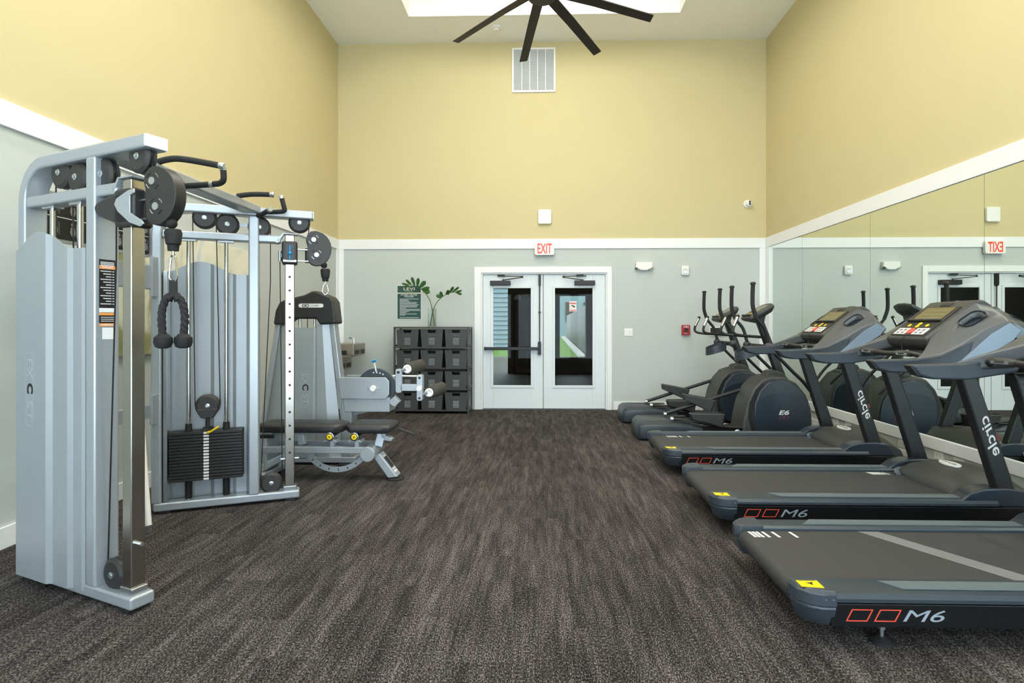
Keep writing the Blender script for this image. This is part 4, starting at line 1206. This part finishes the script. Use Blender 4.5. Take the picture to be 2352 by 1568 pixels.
    # guide rods, weight stack
    for u in (.185, .42):
        rd = B(M).cyl((u, 0, .06), (u, 0, 1.888), .0135, seg=14).done('guide_rod', 'chrome', cm)
        B(M).cyl((u, 0, .55), (u, 0, .60), .024, .02).cyl((u, 0, .08), (u, 0, .21), .022).done('rod_bumper', 'rubber', rd)
        B(M).box(u - .05, u + .05, -.025, .025, 1.876, 1.889).done('rod_clamp', 'zinc', rd, bevel=.002)
    for k in range(16):
        z = .21 + k * .0213
        p = B(M).box(.075, .53, -.062, .05, z, z + .0195).done('weight_plate', 'iron_plate', cm, bevel=.003, seg=1)
        B(M).box(.285, .318, -.0632, -.061, z + .003, z + .017).done('weight_label', 'print_white', p)
    B(M).box(.27, .33, -.06, .05, .551, .565).cyl((.303, 0, .56), (.303, 0, .64), .014).done('selector_head', 'iron_plate', cm)
    pn = B(M).tube([(.315, -.062, .545), (.315, -.10, .545), (.33, -.105, .55), (.385, -.105, .585)], .007, 8).done('selector_pin', 'yellow_plastic', cm)
    B(M).prism([(.25, .66), (.265, .635), (.34, .635), (.355, .66), (.375, .70), (.23, .70)], -.03, .03).done('pulley_fork', 'black_plastic', cm, bevel=.006)
    pulley(M, .303, .722, .078, 0, cm, 'stack_pulley')
    # head pulleys
    pl = []
    for u, z, r in ((.285, 2.045, .078), (.428, 2.008, .077), (.635, 2.0, .077), (.905, 2.05, .076)):
        pl.append(pulley(M, u, z, r, 0 if u != .635 else 0, cm, 'head_pulley'))
    for u, z in ((.285, 2.045), (.905, 2.05)):
        B(M).box(u - .015, u + .015, -.006, .006, z, 2.076).done('pulley_hanger', 'silver_paint', cm)
    B(M).box(.43, .60, -.006, .006, 1.998, 2.02).done('pulley_strap', 'silver_paint', cm)
    pulley(M, .715, .135, .075, 0, cm, 'base_pulley')
    B(M).box(.69, .74, -.010, .010, .07, .16).done('base_pulley_fork', 'zinc', cm, bevel=.004)
    # cables
    cr = .0035
    B(M).tube([(.224, 0, .722), (.21, 0, 2.03)], cr, 6).tube([(.381, 0, .722), (.356, 0, 2.0)], cr, 6).done('stack_cable', 'cable', cm)
    B(M).tube([(.43, 0, 2.082), (.635, 0, 2.075)], cr, 6).tube([(.708, 0, 2.0), (.708, 0, 1.6), (.642, 0, .14)], cr, 6).tube([(.788, 0, .135), (.772, 0, 1.755)], cr, 6).done('column_cable', 'cable', cm)
    # adjustable carriage on the column
    ca = B(M).box(.785, .893, -.058, .058, 1.735, 1.905).done('carriage', 'black_plastic', cm, bevel=.016, seg=3)
    if side < 0:
     wd = B(M).prism([(.63, 1.838), (.655, 1.86), (.72, 1.876), (.86, 1.895), (.93, 1.905), (.93, 1.735), (.84, 1.735), (.70, 1.782), (.645, 1.805)], .0, .058).done('carriage_handle', 'black_plastic', ca, bevel=.014, seg=3)
    if side < 0:
     B(M).prism([(.80, 1.835), (.815, 1.86), (.90, 1.89), (.945, 1.895), (.945, 1.875), (.915, 1.865), (.915, 1.79), (1.0, 1.748), (1.012, 1.734), (.985, 1.722), (.91, 1.745), (.825, 1.80)], .056, .064).done('carriage_plate', 'silver_paint', ca, bevel=.004)
    B(M).box(.81, .87, -.062, -.056, 1.765, 1.88).done('knob_slot', 'charcoal_plastic', ca, bevel=.002)
    B(M).ball((.84, -.07, 1.815), .014).cyl((.84, -.066, 1.77), (.84, -.066, 1.87), .006).done('adjust_knob', 'blue_plastic', ca)
    B(M).box(.795, .885, -.0605, -.056, 1.752, 1.768).done('carriage_label', 'print_white', ca)
    B(M).cyl((.772, 0, 1.76), (.772, 0, 1.835), .012).box(.772, .80, -.006, .006, 1.79, 1.82).done('cable_anchor', 'zinc', ca)
    for z in (1.765, 1.85):
        B(M).beam((.885, .0, z), (.975, .0, z), .05, .007).done('swivel_link', 'zinc', ca)
    B(M).cyl((.965, 0, 1.755), (.965, 0, 1.862), .021).done('swivel_pin', 'black_plastic', ca)
    # swivel head: D-shaped double pulley guard, turned on its pin
    M0 = M
    M = M @ Matrix.Translation((.965, 0, 0)) @ Matrix.Rotation(R(-9 if side < 0 else 0), 4, 'Z') @ Matrix.Translation((-.965, 0, 0))
    dsh = [(.962, 1.90), (.952, 1.935), (.962, 1.965), (.985, 1.988), (1.02, 1.995)]
    for k in range(12):
        a = R(80 - 170 * k / 11)
        dsh.append((1.02 + .112 * math.cos(a), 1.862 + .13 * math.sin(a)))
    dsh += [(.99, 1.742), (.968, 1.762), (.962, 1.86)]
    for w in (-.024, .024):
        gd = B(M).prism(dsh, w - .006, w + .006).done('swivel_guard', 'pulley_plastic', ca, bevel=.004)
        for u, z in ((1.005, 1.928), (1.025, 1.815)):
            ww = w + (.008 if w > 0 else -.008)
            B(M).lathe([(.017, -.004), (.017, .004)], (u, ww, z), (0, 1, 0), 16).done('guard_bolt', 'zinc', gd)
            for k in range(4):
                a0 = R(20 + 90 * k)
                B(M).tube([(u + .036 * math.cos(a0 + q), ww - (.0015 if w > 0 else -.0015), z + .036 * math.sin(a0 + q)) for q in (0, .25, .5, .75)], .0022, 5).done('guard_slot', 'print_black' if k % 2 else 'zinc', gd)
    rim = dsh[5:17]
    b = B(M); b.rings([[Vector((u, -.022, z)), Vector((u, .022, z)), Vector((1.025 + (u - 1.025) * .93, .022, 1.862 + (z - 1.862) * .93)), Vector((1.025 + (u - 1.025) * .93, -.022, 1.862 + (z - 1.862) * .93))] for u, z in rim])
    b.done('guard_rim', 'black_plastic', ca, angle=50)
    for u, z, r in ((1.005, 1.928, .05), (1.025, 1.815, .05)):
        pulley(M, u, z, r, 0, ca, 'swivel_pulley', .018)
    B(M0).tube([(.975, 0, 2.05), (.965, 0, 1.95), (.955, 0, 1.92), (.965, 0, 1.88)], cr, 6, smooth=4).done('swivel_cable', 'cable', ca)
    # ball stop, sleeve and snap hook
    u0 = 1.088
    B(M).ball((u0 - .01, 0, 1.742), .024).done('ball_stop', 'rubber', ca)
    B(M).lathe([(.03, 1.715), (.036, 1.70), (.03, 1.65), (.024, 1.645), (.022, 1.62)], (u0, 0, 0), (0, 0, 1), 18).done('cable_sleeve', 'rubber', ca)
    return M0, M, u0
M1, MH1, U1 = tower(-1)
M2, MH2, U2 = tower(1)
def hook(M, u, par, big):
    z0 = 1.622
    h = .125 if big else .085
    B(M).cyl((u, 0, z0), (u, 0, z0 - .022), .006).tube([(u, 0, z0 - .02), (u + .012, 0, z0 - .03), (u + .02, 0, z0 - .075 * h / .1), (u + .02, 0, z0 - h), (u, 0, z0 - h - .018), (u - .02, 0, z0 - h), (u - .02, 0, z0 - .075 * h / .1), (u - .012, 0, z0 - .03)], .0045, 8, smooth=4, closed=True).done('snap_hook', 'chrome', par)
    return z0 - h - .018
hook(MH2, U2, cm, False)
# tricep rope hanging from the near tower
zb0 = hook(MH1, U1, cm, True)
rp = MH1 @ Vector((U1, 0, zb0))
ro = thing('tricep_rope', tuple(rp), 'black twisted tricep rope with rubber ends hanging from the near tower', 'rope')
Mr = Matrix.Translation(tuple(rp)) @ Matrix.Rotation(R(28), 4, 'Z') @ Matrix.Translation((-U1, 0, -rp.z))
B(Mr).box(U1 - .016, U1 + .016, -.012, .012, zb0 - .055, zb0 + .012).tube([(U1 - .02, 0, zb0 - .075), (U1, 0, zb0 - .05), (U1 + .02, 0, zb0 - .075)], .02, 10).done('rope_ferrule', 'rubber', ro, bevel=.003)
for s in (-1, 1):
    path = spline([Vector(p) for p in ((U1 + s * .008, 0, zb0 - .05), (U1 + s * .028, 0, zb0 - .075), (U1 + s * .040, 0, zb0 - .11), (U1 + s * .044, 0, zb0 - .16), (U1 + s * .041, 0, zb0 - .21), (U1 + s * .038, 0, zb0 - .252))], 10)
    L_ = [0]
    for a, c in zip(path[:-1], path[1:]): L_.append(L_[-1] + (c - a).length)
    for j in range(3):
        pts = []
        for p, l in zip(path, L_):
            a = l / .08 * 2 * math.pi + j * 2 * math.pi / 3
            pts.append(p + Vector((math.cos(a), math.sin(a), 0)) * .0078)
        B(Mr).tube(pts, .0096, 8).done('rope_strand', 'rope', ro)
    e_ = path[-1]
    B(Mr).lathe([(.020, .026), (.026, .018), (.036, .010), (.0375, -.012), (.030, -.032), (.016, -.038)], tuple(e_), (0, 0, 1), 20).done('rope_end', 'rubber', ro)
# pull-up beam and grips
B().beam((-2.075, 2.66, 2.12), (-2.075, 4.07, 2.12), .11, .06).done('pull_up_beam', 'silver_paint', cm, bevel=.012, seg=3)
def grip(pts, caps, smooth=5, name='pull_up_grip'):
    o = B().tube(pts, .0165, 12, smooth=smooth).done(name, 'foam_grip', cm)
    for i in caps:
        a, c = Vector(pts[i]), Vector(pts[1 if i == 0 else i - 1] if i != -1 else pts[-2])
        d = (a - c).normalized()
        B().lathe([(.0185, -.012), (.0185, .006), (.014, .012)], tuple(a), tuple(d), 14).done('grip_collar', 'zinc', o)
    return o
grip([(-2.06, 2.976, 2.15), (-1.99, 2.972, 2.17), (-1.90, 2.97, 2.172), (-1.69, 2.97, 2.134)], (0, -1))
grip([(-2.06, 3.206, 2.085), (-1.95, 3.20, 2.09), (-1.87, 3.19, 2.092)], (0, -1))
grip([(-1.86, 3.185, 2.092), (-1.815, 3.175, 2.095), (-1.79, 3.165, 2.115), (-1.79, 3.16, 2.175)], (-1,))
grip([(-2.06, 3.79, 2.16), (-1.95, 3.79, 2.172), (-1.81, 3.79, 2.169)], (0, -1))
grip([(-2.04, 4.05, 2.075), (-1.94, 3.95, 2.08), (-1.86, 3.86, 2.083)], (0, -1))
grip([(-1.95, 4.02, 2.10), (-1.87, 4.0, 2.095), (-1.82, 3.99, 2.10), (-1.82, 3.985, 2.13), (-1.835, 3.98, 2.195)], (0, -1))
# rear cross members, instruction placard
for z0, z1 in ((1.53, 1.69), (.67, .76)):
    B().box(-2.66, -2.61, 2.93, 3.80, z0, z1).done('rear_cross_member', 'silver_paint', cm, bevel=.006)
    for y in (2.96, 3.77):
        B().box(-2.62, -2.60, y - .03, y + .03, z0 - .05, z1 + .06).done('member_bracket', 'silver_paint', cm, bevel=.003)
pc = B().prism(rrect(2.93, 3.80, 1.745, 2.02, .03), -2.665, -2.65, 'x').done('placard_frame', 'silver_paint', cm, bevel=.003)
fc = B().prism(rrect(2.95, 3.78, 1.765, 2.0, .025), -2.652, -2.648, 'x').done('instruction_placard', 'print_black', cm)
for k in range(7):
    y = 3.0 + k * .118
    for z in (1.79, 1.905):
        b = B(); 
        b.ball((-2.647, y + .03, z + .065), .011, .15, 1, 1).prism([(y + .018, z + .05), (y + .042, z + .05), (y + .05, z + .02), (y + .04, z), (y + .022, z), (y + .012, z + .02)], -2.6485, -2.646, 'x').box(-2.6485, -2.6465, y + .055, y + .058, z, z + .07)
        b.done('placard_figure', 'print_grey', fc)
B().box(-2.6485, -2.6465, 2.96, 3.77, 1.883, 1.887).done('placard_rule', 'print_white', fc)
text('placard_lettering', 'CIRCLE', frame((-2.6478, 3.10, 1.987), (0, 1, 0), (0, 0, 1)), .12, .012, 'print_white', fc)
# warning decal on the near front post
Md = M1 @ Matrix.Translation((.6375, 0, 0))
def dec(y0, y1, z0, z1, m, h=.0008, nm='warning_decal', par=cm):
    return B(Md).box(0, h, y0, y1, z0, z1).done(nm, m, par)
dc = dec(-.035, .035, 1.372, 1.60, 'print_black')
dec(-.035, .035, 1.555, 1.572, 'print_orange', .0012, 'decal_band', dc)
dec(-.035, .035, 1.352, 1.372, 'print_white', .0010, 'decal_band', dc)
dec(-.035, .035, 1.338, 1.349, 'print_orange', .0012, 'decal_band', dc)
dec(-.035, .035, 1.300, 1.338, 'print_black', .0010, 'decal_band', dc)
dec(-.035, .035, 1.286, 1.300, 'print_orange', .0012, 'decal_band', dc)
dec(-.026, .022, 1.225, 1.28, 'print_white', .0008, 'decal_band', dc)
b = B(Md)
for k in range(13):
    z = 1.545 - k * .0128
    b.box(.0008, .0013, -.030, -.022, z - .002, z + .002).box(.0008, .0013, -.018, .030 - .012 * (k % 3), z - .002, z + .002)
for k in range(3):
    b.box(.0008, .0013, -.030, .030, 1.585 - .007 * k, 1.589 - .007 * k).box(.001, .0014, -.03, .028, 1.309 + .009 * k, 1.312 + .009 * k)
b.done('decal_fine_print', 'vent_fin', dc, kind='stuff', flat=True)
fm = frame(Md @ Vector((.0013, 0, 1.293)), Md.to_3x3() @ Vector((0, -1, 0)), (0, 0, 1))
text('decal_lettering', 'WARNING', fm, .058, .009, 'print_white', dc)
fm = frame(Md @ Vector((.0013, 0, 1.5635)), Md.to_3x3() @ Vector((0, -1, 0)), (0, 0, 1))
text('decal_lettering', 'WARNING', fm, .05, .010, 'print_white', dc)
# loose bar leaning on the rear cross member
lb = thing('straight_bar', (-2.44, 3.475, 0), 'white straight bar attachment leaning inside the cable machine', 'bar')
d = (Vector((-2.585, 3.60, .765)) - Vector((-2.44, 3.475, .015)))
B().tube([Vector((-2.44, 3.475, .045)), Vector((-2.44, 3.475, .015)) + d * 1.25], .019, 14).done('bar_shaft', 'white_plastic', lb)
B().box(-2.455, -2.425, 3.46, 3.49, .0, .05).cyl((-2.4245, 3.475, .025), (-2.4555, 3.475, .025), .008).done('bar_end', 'zinc', lb, bevel=.003)

# ================================================================== LEG MACHINE (weight tower, lever box, two roller arms)
lm = thing('leg_curl_machine', (-2.0, 5.35, 0), 'silver leg curl machine with black top cap and two foam rollers', 'gym machine')
YS = 5.18      # front face of the shroud
def zx(xt, xb, z):   # x interpolated between top (1.30) and bottom (.06)
    q = (z - .06) / (1.30 - .06); return xb + (xt - xb) * q
cols = [(-2.425, -2.60, .05), (-2.37, -2.52, .02), (-2.30, -2.40, 0), (-2.09, -2.10, 0), (-2.075, -2.083, .014), (-2.06, -2.06, 0.002), (-2.01, -1.945, .002), (-1.985, -1.90, .014), (-1.955, -1.825, .03)]
rg = []
for xt, xb, dy in cols:
    top = 1.28 if xt < -2.3 else 1.30
    if -2.35 < xt < -2.065: top = 1.262
    rg.append([Vector((zx(xt, xb, .06), YS + dy, .06)), Vector((zx(xt, xb, top), YS + dy, top)), Vector((zx(xt, xb, top), YS + dy + .008, top)), Vector((zx(xt, xb, .06), YS + dy + .008, .06))])
sh2 = B().rings(rg).done('weight_shroud', 'silver_sheet', lm, angle=12)
for xt, xb, w in ((-2.435, -2.62, .05), (-1.93, -1.78, .05)):
    B().rings([[Vector((x + dx, y, z)) for dx, y in ((-w / 2, YS - .0 + .02), (w / 2, YS + .02), (w / 2, YS + .13), (-w / 2, YS + .13))] for x, z in ((zx(xt, xb, .02), .02), (zx(xt, xb, 1.32), 1.32))]).done('frame_upright', 'silver_paint', lm, bevel=.01, seg=3)
B().box(-2.62, -1.70, YS + .0, YS + .16, .02, .075).done('base_beam', 'silver_paint', lm, bevel=.01, seg=3)
B().box(-1.84, -1.70, YS - .06, YS + .16, .0, .02).done('base_foot', 'rubber', lm)
cap = [(-2.46, 1.29), (-2.44, 1.42), (-2.40, 1.50), (-2.34, 1.525), (-2.17, 1.565), (-2.10, 1.60), (-2.06, 1.60), (-1.93, 1.545), (-1.90, 1.50), (-1.875, 1.30), (-2.03, 1.29), (-2.06, 1.345), (-2.30, 1.345), (-2.36, 1.29)]
cp = B().prism(cap, YS - .02, YS + .17).done('top_cap', 'black_plastic', lm, bevel=.02, seg=3)
bd = B().prism(rrect(-2.22, -1.99, 1.448, 1.484, .017), YS - .0225, YS - .019).done('cap_badge', 'print_white', cp)
b = B(frame((-2.155, YS - .0235, 1.466), (1, 0, 0), (0, 0, 1)))
for q in (-.016, .016):
    b.tube([(q + .014 * math.cos(a), .011 * math.sin(a), 0) for a in (2 * math.pi * k / 14 for k in range(14))], .003, 6, closed=True)
b.done('badge_rings', 'print_black', bd)
text('badge_lettering', 'CORE', frame((-2.07, YS - .0232, 1.466), (1, 0, 0), (0, 0, 1)), .08, .015, 'print_black', bd, shear=.2)
for u in (-2.25, -2.11):
    B().cyl((u, YS + .08, .2), (u, YS + .08, 1.36), .012).done('guide_rod', 'chrome', lm)
B().cyl((-2.18, YS + .08, .6), (-2.18, YS + .08, 1.36), .0035).done('stack_cable', 'cable', lm)
for k in range(14):
    B().box(-2.36, -2.02, YS + .03, YS + .13, .14 + k * .026, .163 + k * .026).done('weight_plate', 'iron_plate', lm, bevel=.003, seg=1)
Ml = frame((-2.165, YS - .0006, .70), (0, 0, -1), (1, 0, 0))
b = B(Ml); o_ = rrect(-.165, .165, -.045, .045, .012, 3); i_ = [(p[0] * .985, p[1] * .94) for p in o_]
b.rings([[Vector((p[0], p[1], 0)) for p in o_], [Vector((p[0], p[1], .001)) for p in o_], [Vector((p[0], p[1], .001)) for p in i_], [Vector((p[0], p[1], 0)) for p in i_]], caps=False)
b.done('logo_outline', 'emboss_line', sh2)
for tx, q, ww in (('EX', -.09, .10), ('ST', .095, .10)):
    text('logo_lettering', tx, Ml @ Matrix.Translation((q, 0, 0)), ww, .058, 'emboss_line', sh2)
text('logo_letter', 'C', Ml @ Matrix.Translation((-.015, 0, 0)), .056, .058, 'print_black', sh2, bold=.02)
# lever box and cam disc
YX = 5.17
box_ = [(-1.86, .81), (-1.42, .81), (-1.385, .775), (-1.385, .65), (-1.42, .61), (-1.83, .61)]
B().prism([(-1.82, .625), (-1.385, .625), (-1.385, .49), (-1.80, .49)], YX + .01, YX + .24).done('lever_case', 'silver_sheet', lm, bevel=.006)
lp = B().prism(box_, YX - .008, YX + .012).done('side_plate', 'silver_paint', lm, bevel=.006)
B().prism(box_, YX + .22, YX + .24).done('side_plate', 'silver_paint', lm, bevel=.006)
B().cyl((-1.53, YX - .03, .71), (-1.53, YX - .008, .71), .025, .028).done('pivot_cap', 'white_plastic', lp)
for x, z in ((-1.575, .708), (-1.485, .71), (-1.745, .625), (-1.43, .625)):
    B().cyl((x, YX - .012, z), (x, YX - .008, z), .008, seg=8).done('plate_bolt', 'zinc', lp)
dk = B().cyl((-1.525, YX + .05, .705), (-1.525, YX + .085, .705), .182, seg=40).done('cam_disc', 'slate_plastic', lm, bevel=.006)
for k in range(4):
    a = R(98 - 12 * k)
    B().cyl((-1.525 + .145 * math.cos(a), YX + .047, .705 + .145 * math.sin(a)), (-1.525 + .145 * math.cos(a), YX + .051, .705 + .145 * math.sin(a)), .007, seg=10).done('disc_hole', 'print_white', dk)
pk = B().cyl((-1.515, YX + .03, .86), (-1.53, YX + .01, .95), .007).done('selector_stem', 'white_plastic', lm)
B().lathe([(.008, 0), (.022, .012), (.024, .022), (.01, .026)], (-1.53, YX + .01, .945), (-.15, -.2, 1), 14).done('selector_knob', 'blue_plastic', pk)
B().prism([(-1.385, .60), (-1.34, .635), (-1.29, .585), (-1.335, .54), (-1.385, .565)], YX - .0, YX + .08).done('stop_bracket', 'silver_paint', lm, bevel=.004)
B().box(-1.84, -1.74, YX + .02, YX + .2, .075, .62).done('lever_post', 'silver_paint', lm, bevel=.01)
B().beam((-1.78, YX + .12, .46), (-1.62, YX + .12, .50), .05, .05).done('lever_brace', 'silver_paint', lm)
# roller arm
B().prism(rrect(-1.335, -1.275, .665, .885, .02), YX + .02, YX + .06).done('arm_plate', 'silver_paint', lm, bevel=.004)
B().box(-1.29, -1.10, YX + .02, YX + .065, .68, .745).done('arm_bar', 'silver_paint', lm, bevel=.006)
B().cyl((-1.36, YX + .03, .822), (-1.10, YX + .03, .818), .008).done('tie_rod', 'white_plastic', lm)
B().prism(rrect(-1.135, -1.08, .595, .835, .02), YX - .0, YX + .075).done('arm_plate', 'silver_paint', lm, bevel=.004)
B().cyl((-1.108, YX - .02, .71), (-1.108, YX + .0, .71), .024).done('arm_hub', 'white_plastic', lm)
for x, z in ((-1.305, .855), (-1.108, .62), (-1.108, .805)):
    B().cyl((x, YX - .006, z), (x, YX + .03, z), .012, seg=10).done('arm_bolt', 'black_plastic', lm)
for x, z, y0 in ((-1.225, .885, YX + .02), (-1.02, .672, YX + .0)):
    sp_ = B().cyl((x - .07, y0 + .02, z - .025), (x - .012, y0, z), .017).done('roller_bracket', 'silver_paint', lm)
    B().lathe([(.038, -.012), (.04, .0), (.028, .006), (.014, -.002)], (x, y0 - .002, z), (.0, -1, .0), 20).done('roller_cap', 'white_plastic', sp_)
    rl = B().lathe([(.02, 0), (.052, .004), (.06, .016), (.06, .225), (.052, .238), (.02, .24)], (x, y0 + .01, z), (.38, 1, .08), 26).done('foam_roller', 'roller_foam', lm, angle=60)
    for k in range(10):
        a = 2 * math.pi * k / 10
        B().ball((x + .052 * math.cos(a), y0 + .014, z + .052 * math.sin(a)), .009, 1, .7, 1, 8, 5).done('roller_knurl', 'black_plastic', rl)

# ================================================================== ADJUSTABLE BENCH
YN = 4.63
bn = thing('adjustable_bench', (-1.8, 4.75, 0), 'adjustable exercise bench with black pads in front of the leg machine', 'bench')
def pad(name, x0, x1, y0, y1, z0, z1, n0, n1):
    pts = [(x0, y0 + n0), (x0 + .05, y0), (x1 - .06, y0), (x1, y0 + n1), (x1, y1 - n1), (x1 - .06, y1), (x0 + .05, y1), (x0, y1 - n0)]
    cx_, cy_ = (x0 + x1) / 2, (y0 + y1) / 2
    def ring(k, z): return [Vector((cx_ + (x - cx_) * (1 - k / (x1 - x0) * 2), cy_ + (y - cy_) * (1 - k / (y1 - y0) * 2), z)) for x, y in pts]
    return B().rings([ring(.012, z0), ring(0, z0 + .018), ring(0, z1 - .022), ring(.012, z1 - .006), ring(.03, z1)]).done(name, 'vinyl', bn, bevel=.004, angle=60)
pad('backrest_pad', -2.36, -1.64, YN, YN + .27, .398, .472, .02, .05)
B().box(-2.25, -1.75, YN + .07, YN + .2, .372, .399).done('backrest_plate', 'silver_paint', bn, bevel=.004)
pad('seat_pad', -1.615, -1.235, YN - .02, YN + .30, .402, .472, .07, .02)
B().box(-1.50, -1.28, YN + .06, YN + .2, .385, .403).done('seat_plate', 'black_metal', bn, bevel=.004)
B().beam((-2.30, YN + .02, .26), (-1.45, YN + .02, .26), .05, .055).done('main_beam', 'silver_paint', bn, bevel=.008)
B().beam((-2.30, YN + .25, .26), (-1.45, YN + .25, .26), .05, .055).done('main_beam', 'silver_paint', bn, bevel=.008)
B().box(-2.34, -2.26, YN - .0, YN + .27, .09, .36).done('rear_frame', 'silver_paint', bn, bevel=.01)
B().beam((-2.33, YN + .0, .10), (-2.10, YN + .14, .22), .05, .06).done('rear_leg', 'silver_paint', bn, bevel=.008)
B().box(-2.40, -2.24, YN - .08, YN + .36, .03, .08).done('rear_foot_bar', 'silver_paint', bn, bevel=.01)
for y in (YN - .07, YN + .35):
    B().cyl((-2.32, y - .02, .045), (-2.32, y + .02, .045), .045, seg=20).done('transport_wheel', 'rubber', bn)
B().box(-2.33, -2.20, YN - .005, YN + .02, .355, .385).done('backrest_hinge', 'black_metal', bn, bevel=.006)
B().beam((-2.0, YN + .1, .285), (-2.02, YN + .1, .40), .05, .06, up=(1, 0, 0)).done('backrest_strut', 'silver_paint', bn, bevel=.006)
# curved index plate
ac, ar = Vector((-1.695, 0, .375)), .285
rgs = []
for k in range(21):
    a = R(218 + 110 * k / 20)
    rgs.append([Vector((ac.x + r_ * math.cos(a), y, ac.z + r_ * math.sin(a))) for r_, y in ((ar - .022, YN + .045), (ar + .022, YN + .045), (ar + .022, YN + .057), (ar - .022, YN + .057))])
ap = B().rings(rgs).done('index_plate', 'silver_paint', bn, angle=30)
for k in range(7):
    a = R(226 + 95 * k / 6)
    c = Vector((ac.x + ar * math.cos(a), YN + .0445, ac.z + ar * math.sin(a)))
    B().beam(c - Vector((math.cos(a), 0, math.sin(a))) * .009, c + Vector((math.cos(a), 0, math.sin(a))) * .009, .008, .003, up=(0, 1, 0)).done('index_slot', 'print_black', ap)
# rollers with yellow centres
for x in (-1.732, -1.528):
    rk = B().lathe([(.036, 0), (.036, .012), (.030, .016), (.030, .0)], (x, YN + .0, .372), (0, -1, 0), 24).done('knob_ring', 'zinc', bn)
    B().lathe([(.030, .0), (.030, .012), (.028, .014)], (x, YN + .002, .372), (0, -1, 0), 20).done('knob_rim', 'black_plastic', rk)
    B().lathe([(.023, .0), (.023, .016), (.006, .018), (.006, .014)], (x, YN + .002, .372), (0, -1, 0), 20).done('knob_centre', 'yellow_plastic', rk)
    B().prism([(x - .055, .325), (x - .045, .345), (x - .02, .350), (x + .02, .350), (x + .045, .345), (x + .055, .325), (x + .045, .325), (x + .035, .333), (x - .035, .333), (x - .045, .325)], YN - .005, YN + .10).done('knob_cradle', 'silver_paint', rk, bevel=.003)
    B().box(x + .0, x + .035, YN + .0, YN + .05, .285, .335).done('cradle_post', 'silver_paint', rk, bevel=.003)
    B().cyl((x, YN + .01, .372), (x + .03, YN + .16, .40), .02).done('cradle_tube', 'black_plastic', rk)
B().beam((-1.36, YN + .12, .27), (-1.33, YN + .14, .405), .06, .07, up=(1, 0, 0)).done('seat_strut', 'silver_paint', bn, bevel=.006)
B().prism([(-1.34, .385), (-1.24, .335), (-1.25, .315), (-1.33, .325)], YN + .10, YN + .16).done('seat_gusset', 'silver_paint', bn, bevel=.004)
B().cyl((-1.22, YN + .22, .40), (-1.10, YN + .30, .335), .010).done('seat_lever', 'charcoal_plastic', bn)
B().cyl((-1.418, YN - .02, .232), (-1.418, YN + .29, .232), .062, seg=30).done('pivot_tube', 'silver_paint', bn, bevel=.005)
B().cyl((-1.418, YN - .024, .232), (-1.418, YN - .02, .232), .052, seg=30).done('tube_cap', 'silver_sheet', bn)
fl = B().rings([[Vector(p) for p in ((-1.395, YN + .05, .20), (-1.335, YN + .05, .225), (-1.335, YN + .17, .225), (-1.395, YN + .17, .20))], [Vector(p) for p in ((-1.265, YN + .05, .02), (-1.185, YN + .05, .03), (-1.185, YN + .17, .03), (-1.265, YN + .17, .02))]]).done('front_leg', 'silver_paint', bn, bevel=.008)
q0, q1 = Vector((-1.337, YN + .11, .228)), Vector((-1.187, YN + .11, .033)); dq = (q1 - q0).normalized(); nq = Vector((-dq.z, 0, dq.x)) * -1
if nq.z < 0: nq = -nq
Mq = frame((q0 + q1) / 2 + nq * .001, dq, (0, 1, 0))
sg = 1 if (Mq.to_3x3() @ Vector((0, 0, 1))).dot(nq) > 0 else -1
B(Mq).box(-.07, .035, -.035, .035, -.0015, .0015).done('leg_decal', 'print_black', fl)
B(Mq).box(.045, .055, -.035, .035, -.0015, .0015).box(.065, .085, -.035, .035, -.0015, .0015).box(-.088, -.076, -.03, .03, -.0015, .0015).done('leg_decal', 'print_white', fl)
B().lathe([(.075, 0), (.078, .008), (.06, .02), (.02, .024)], (-1.22, YN + .11, .0), (0, 0, 1), 26).done('foot_disc', 'rubber', bn)
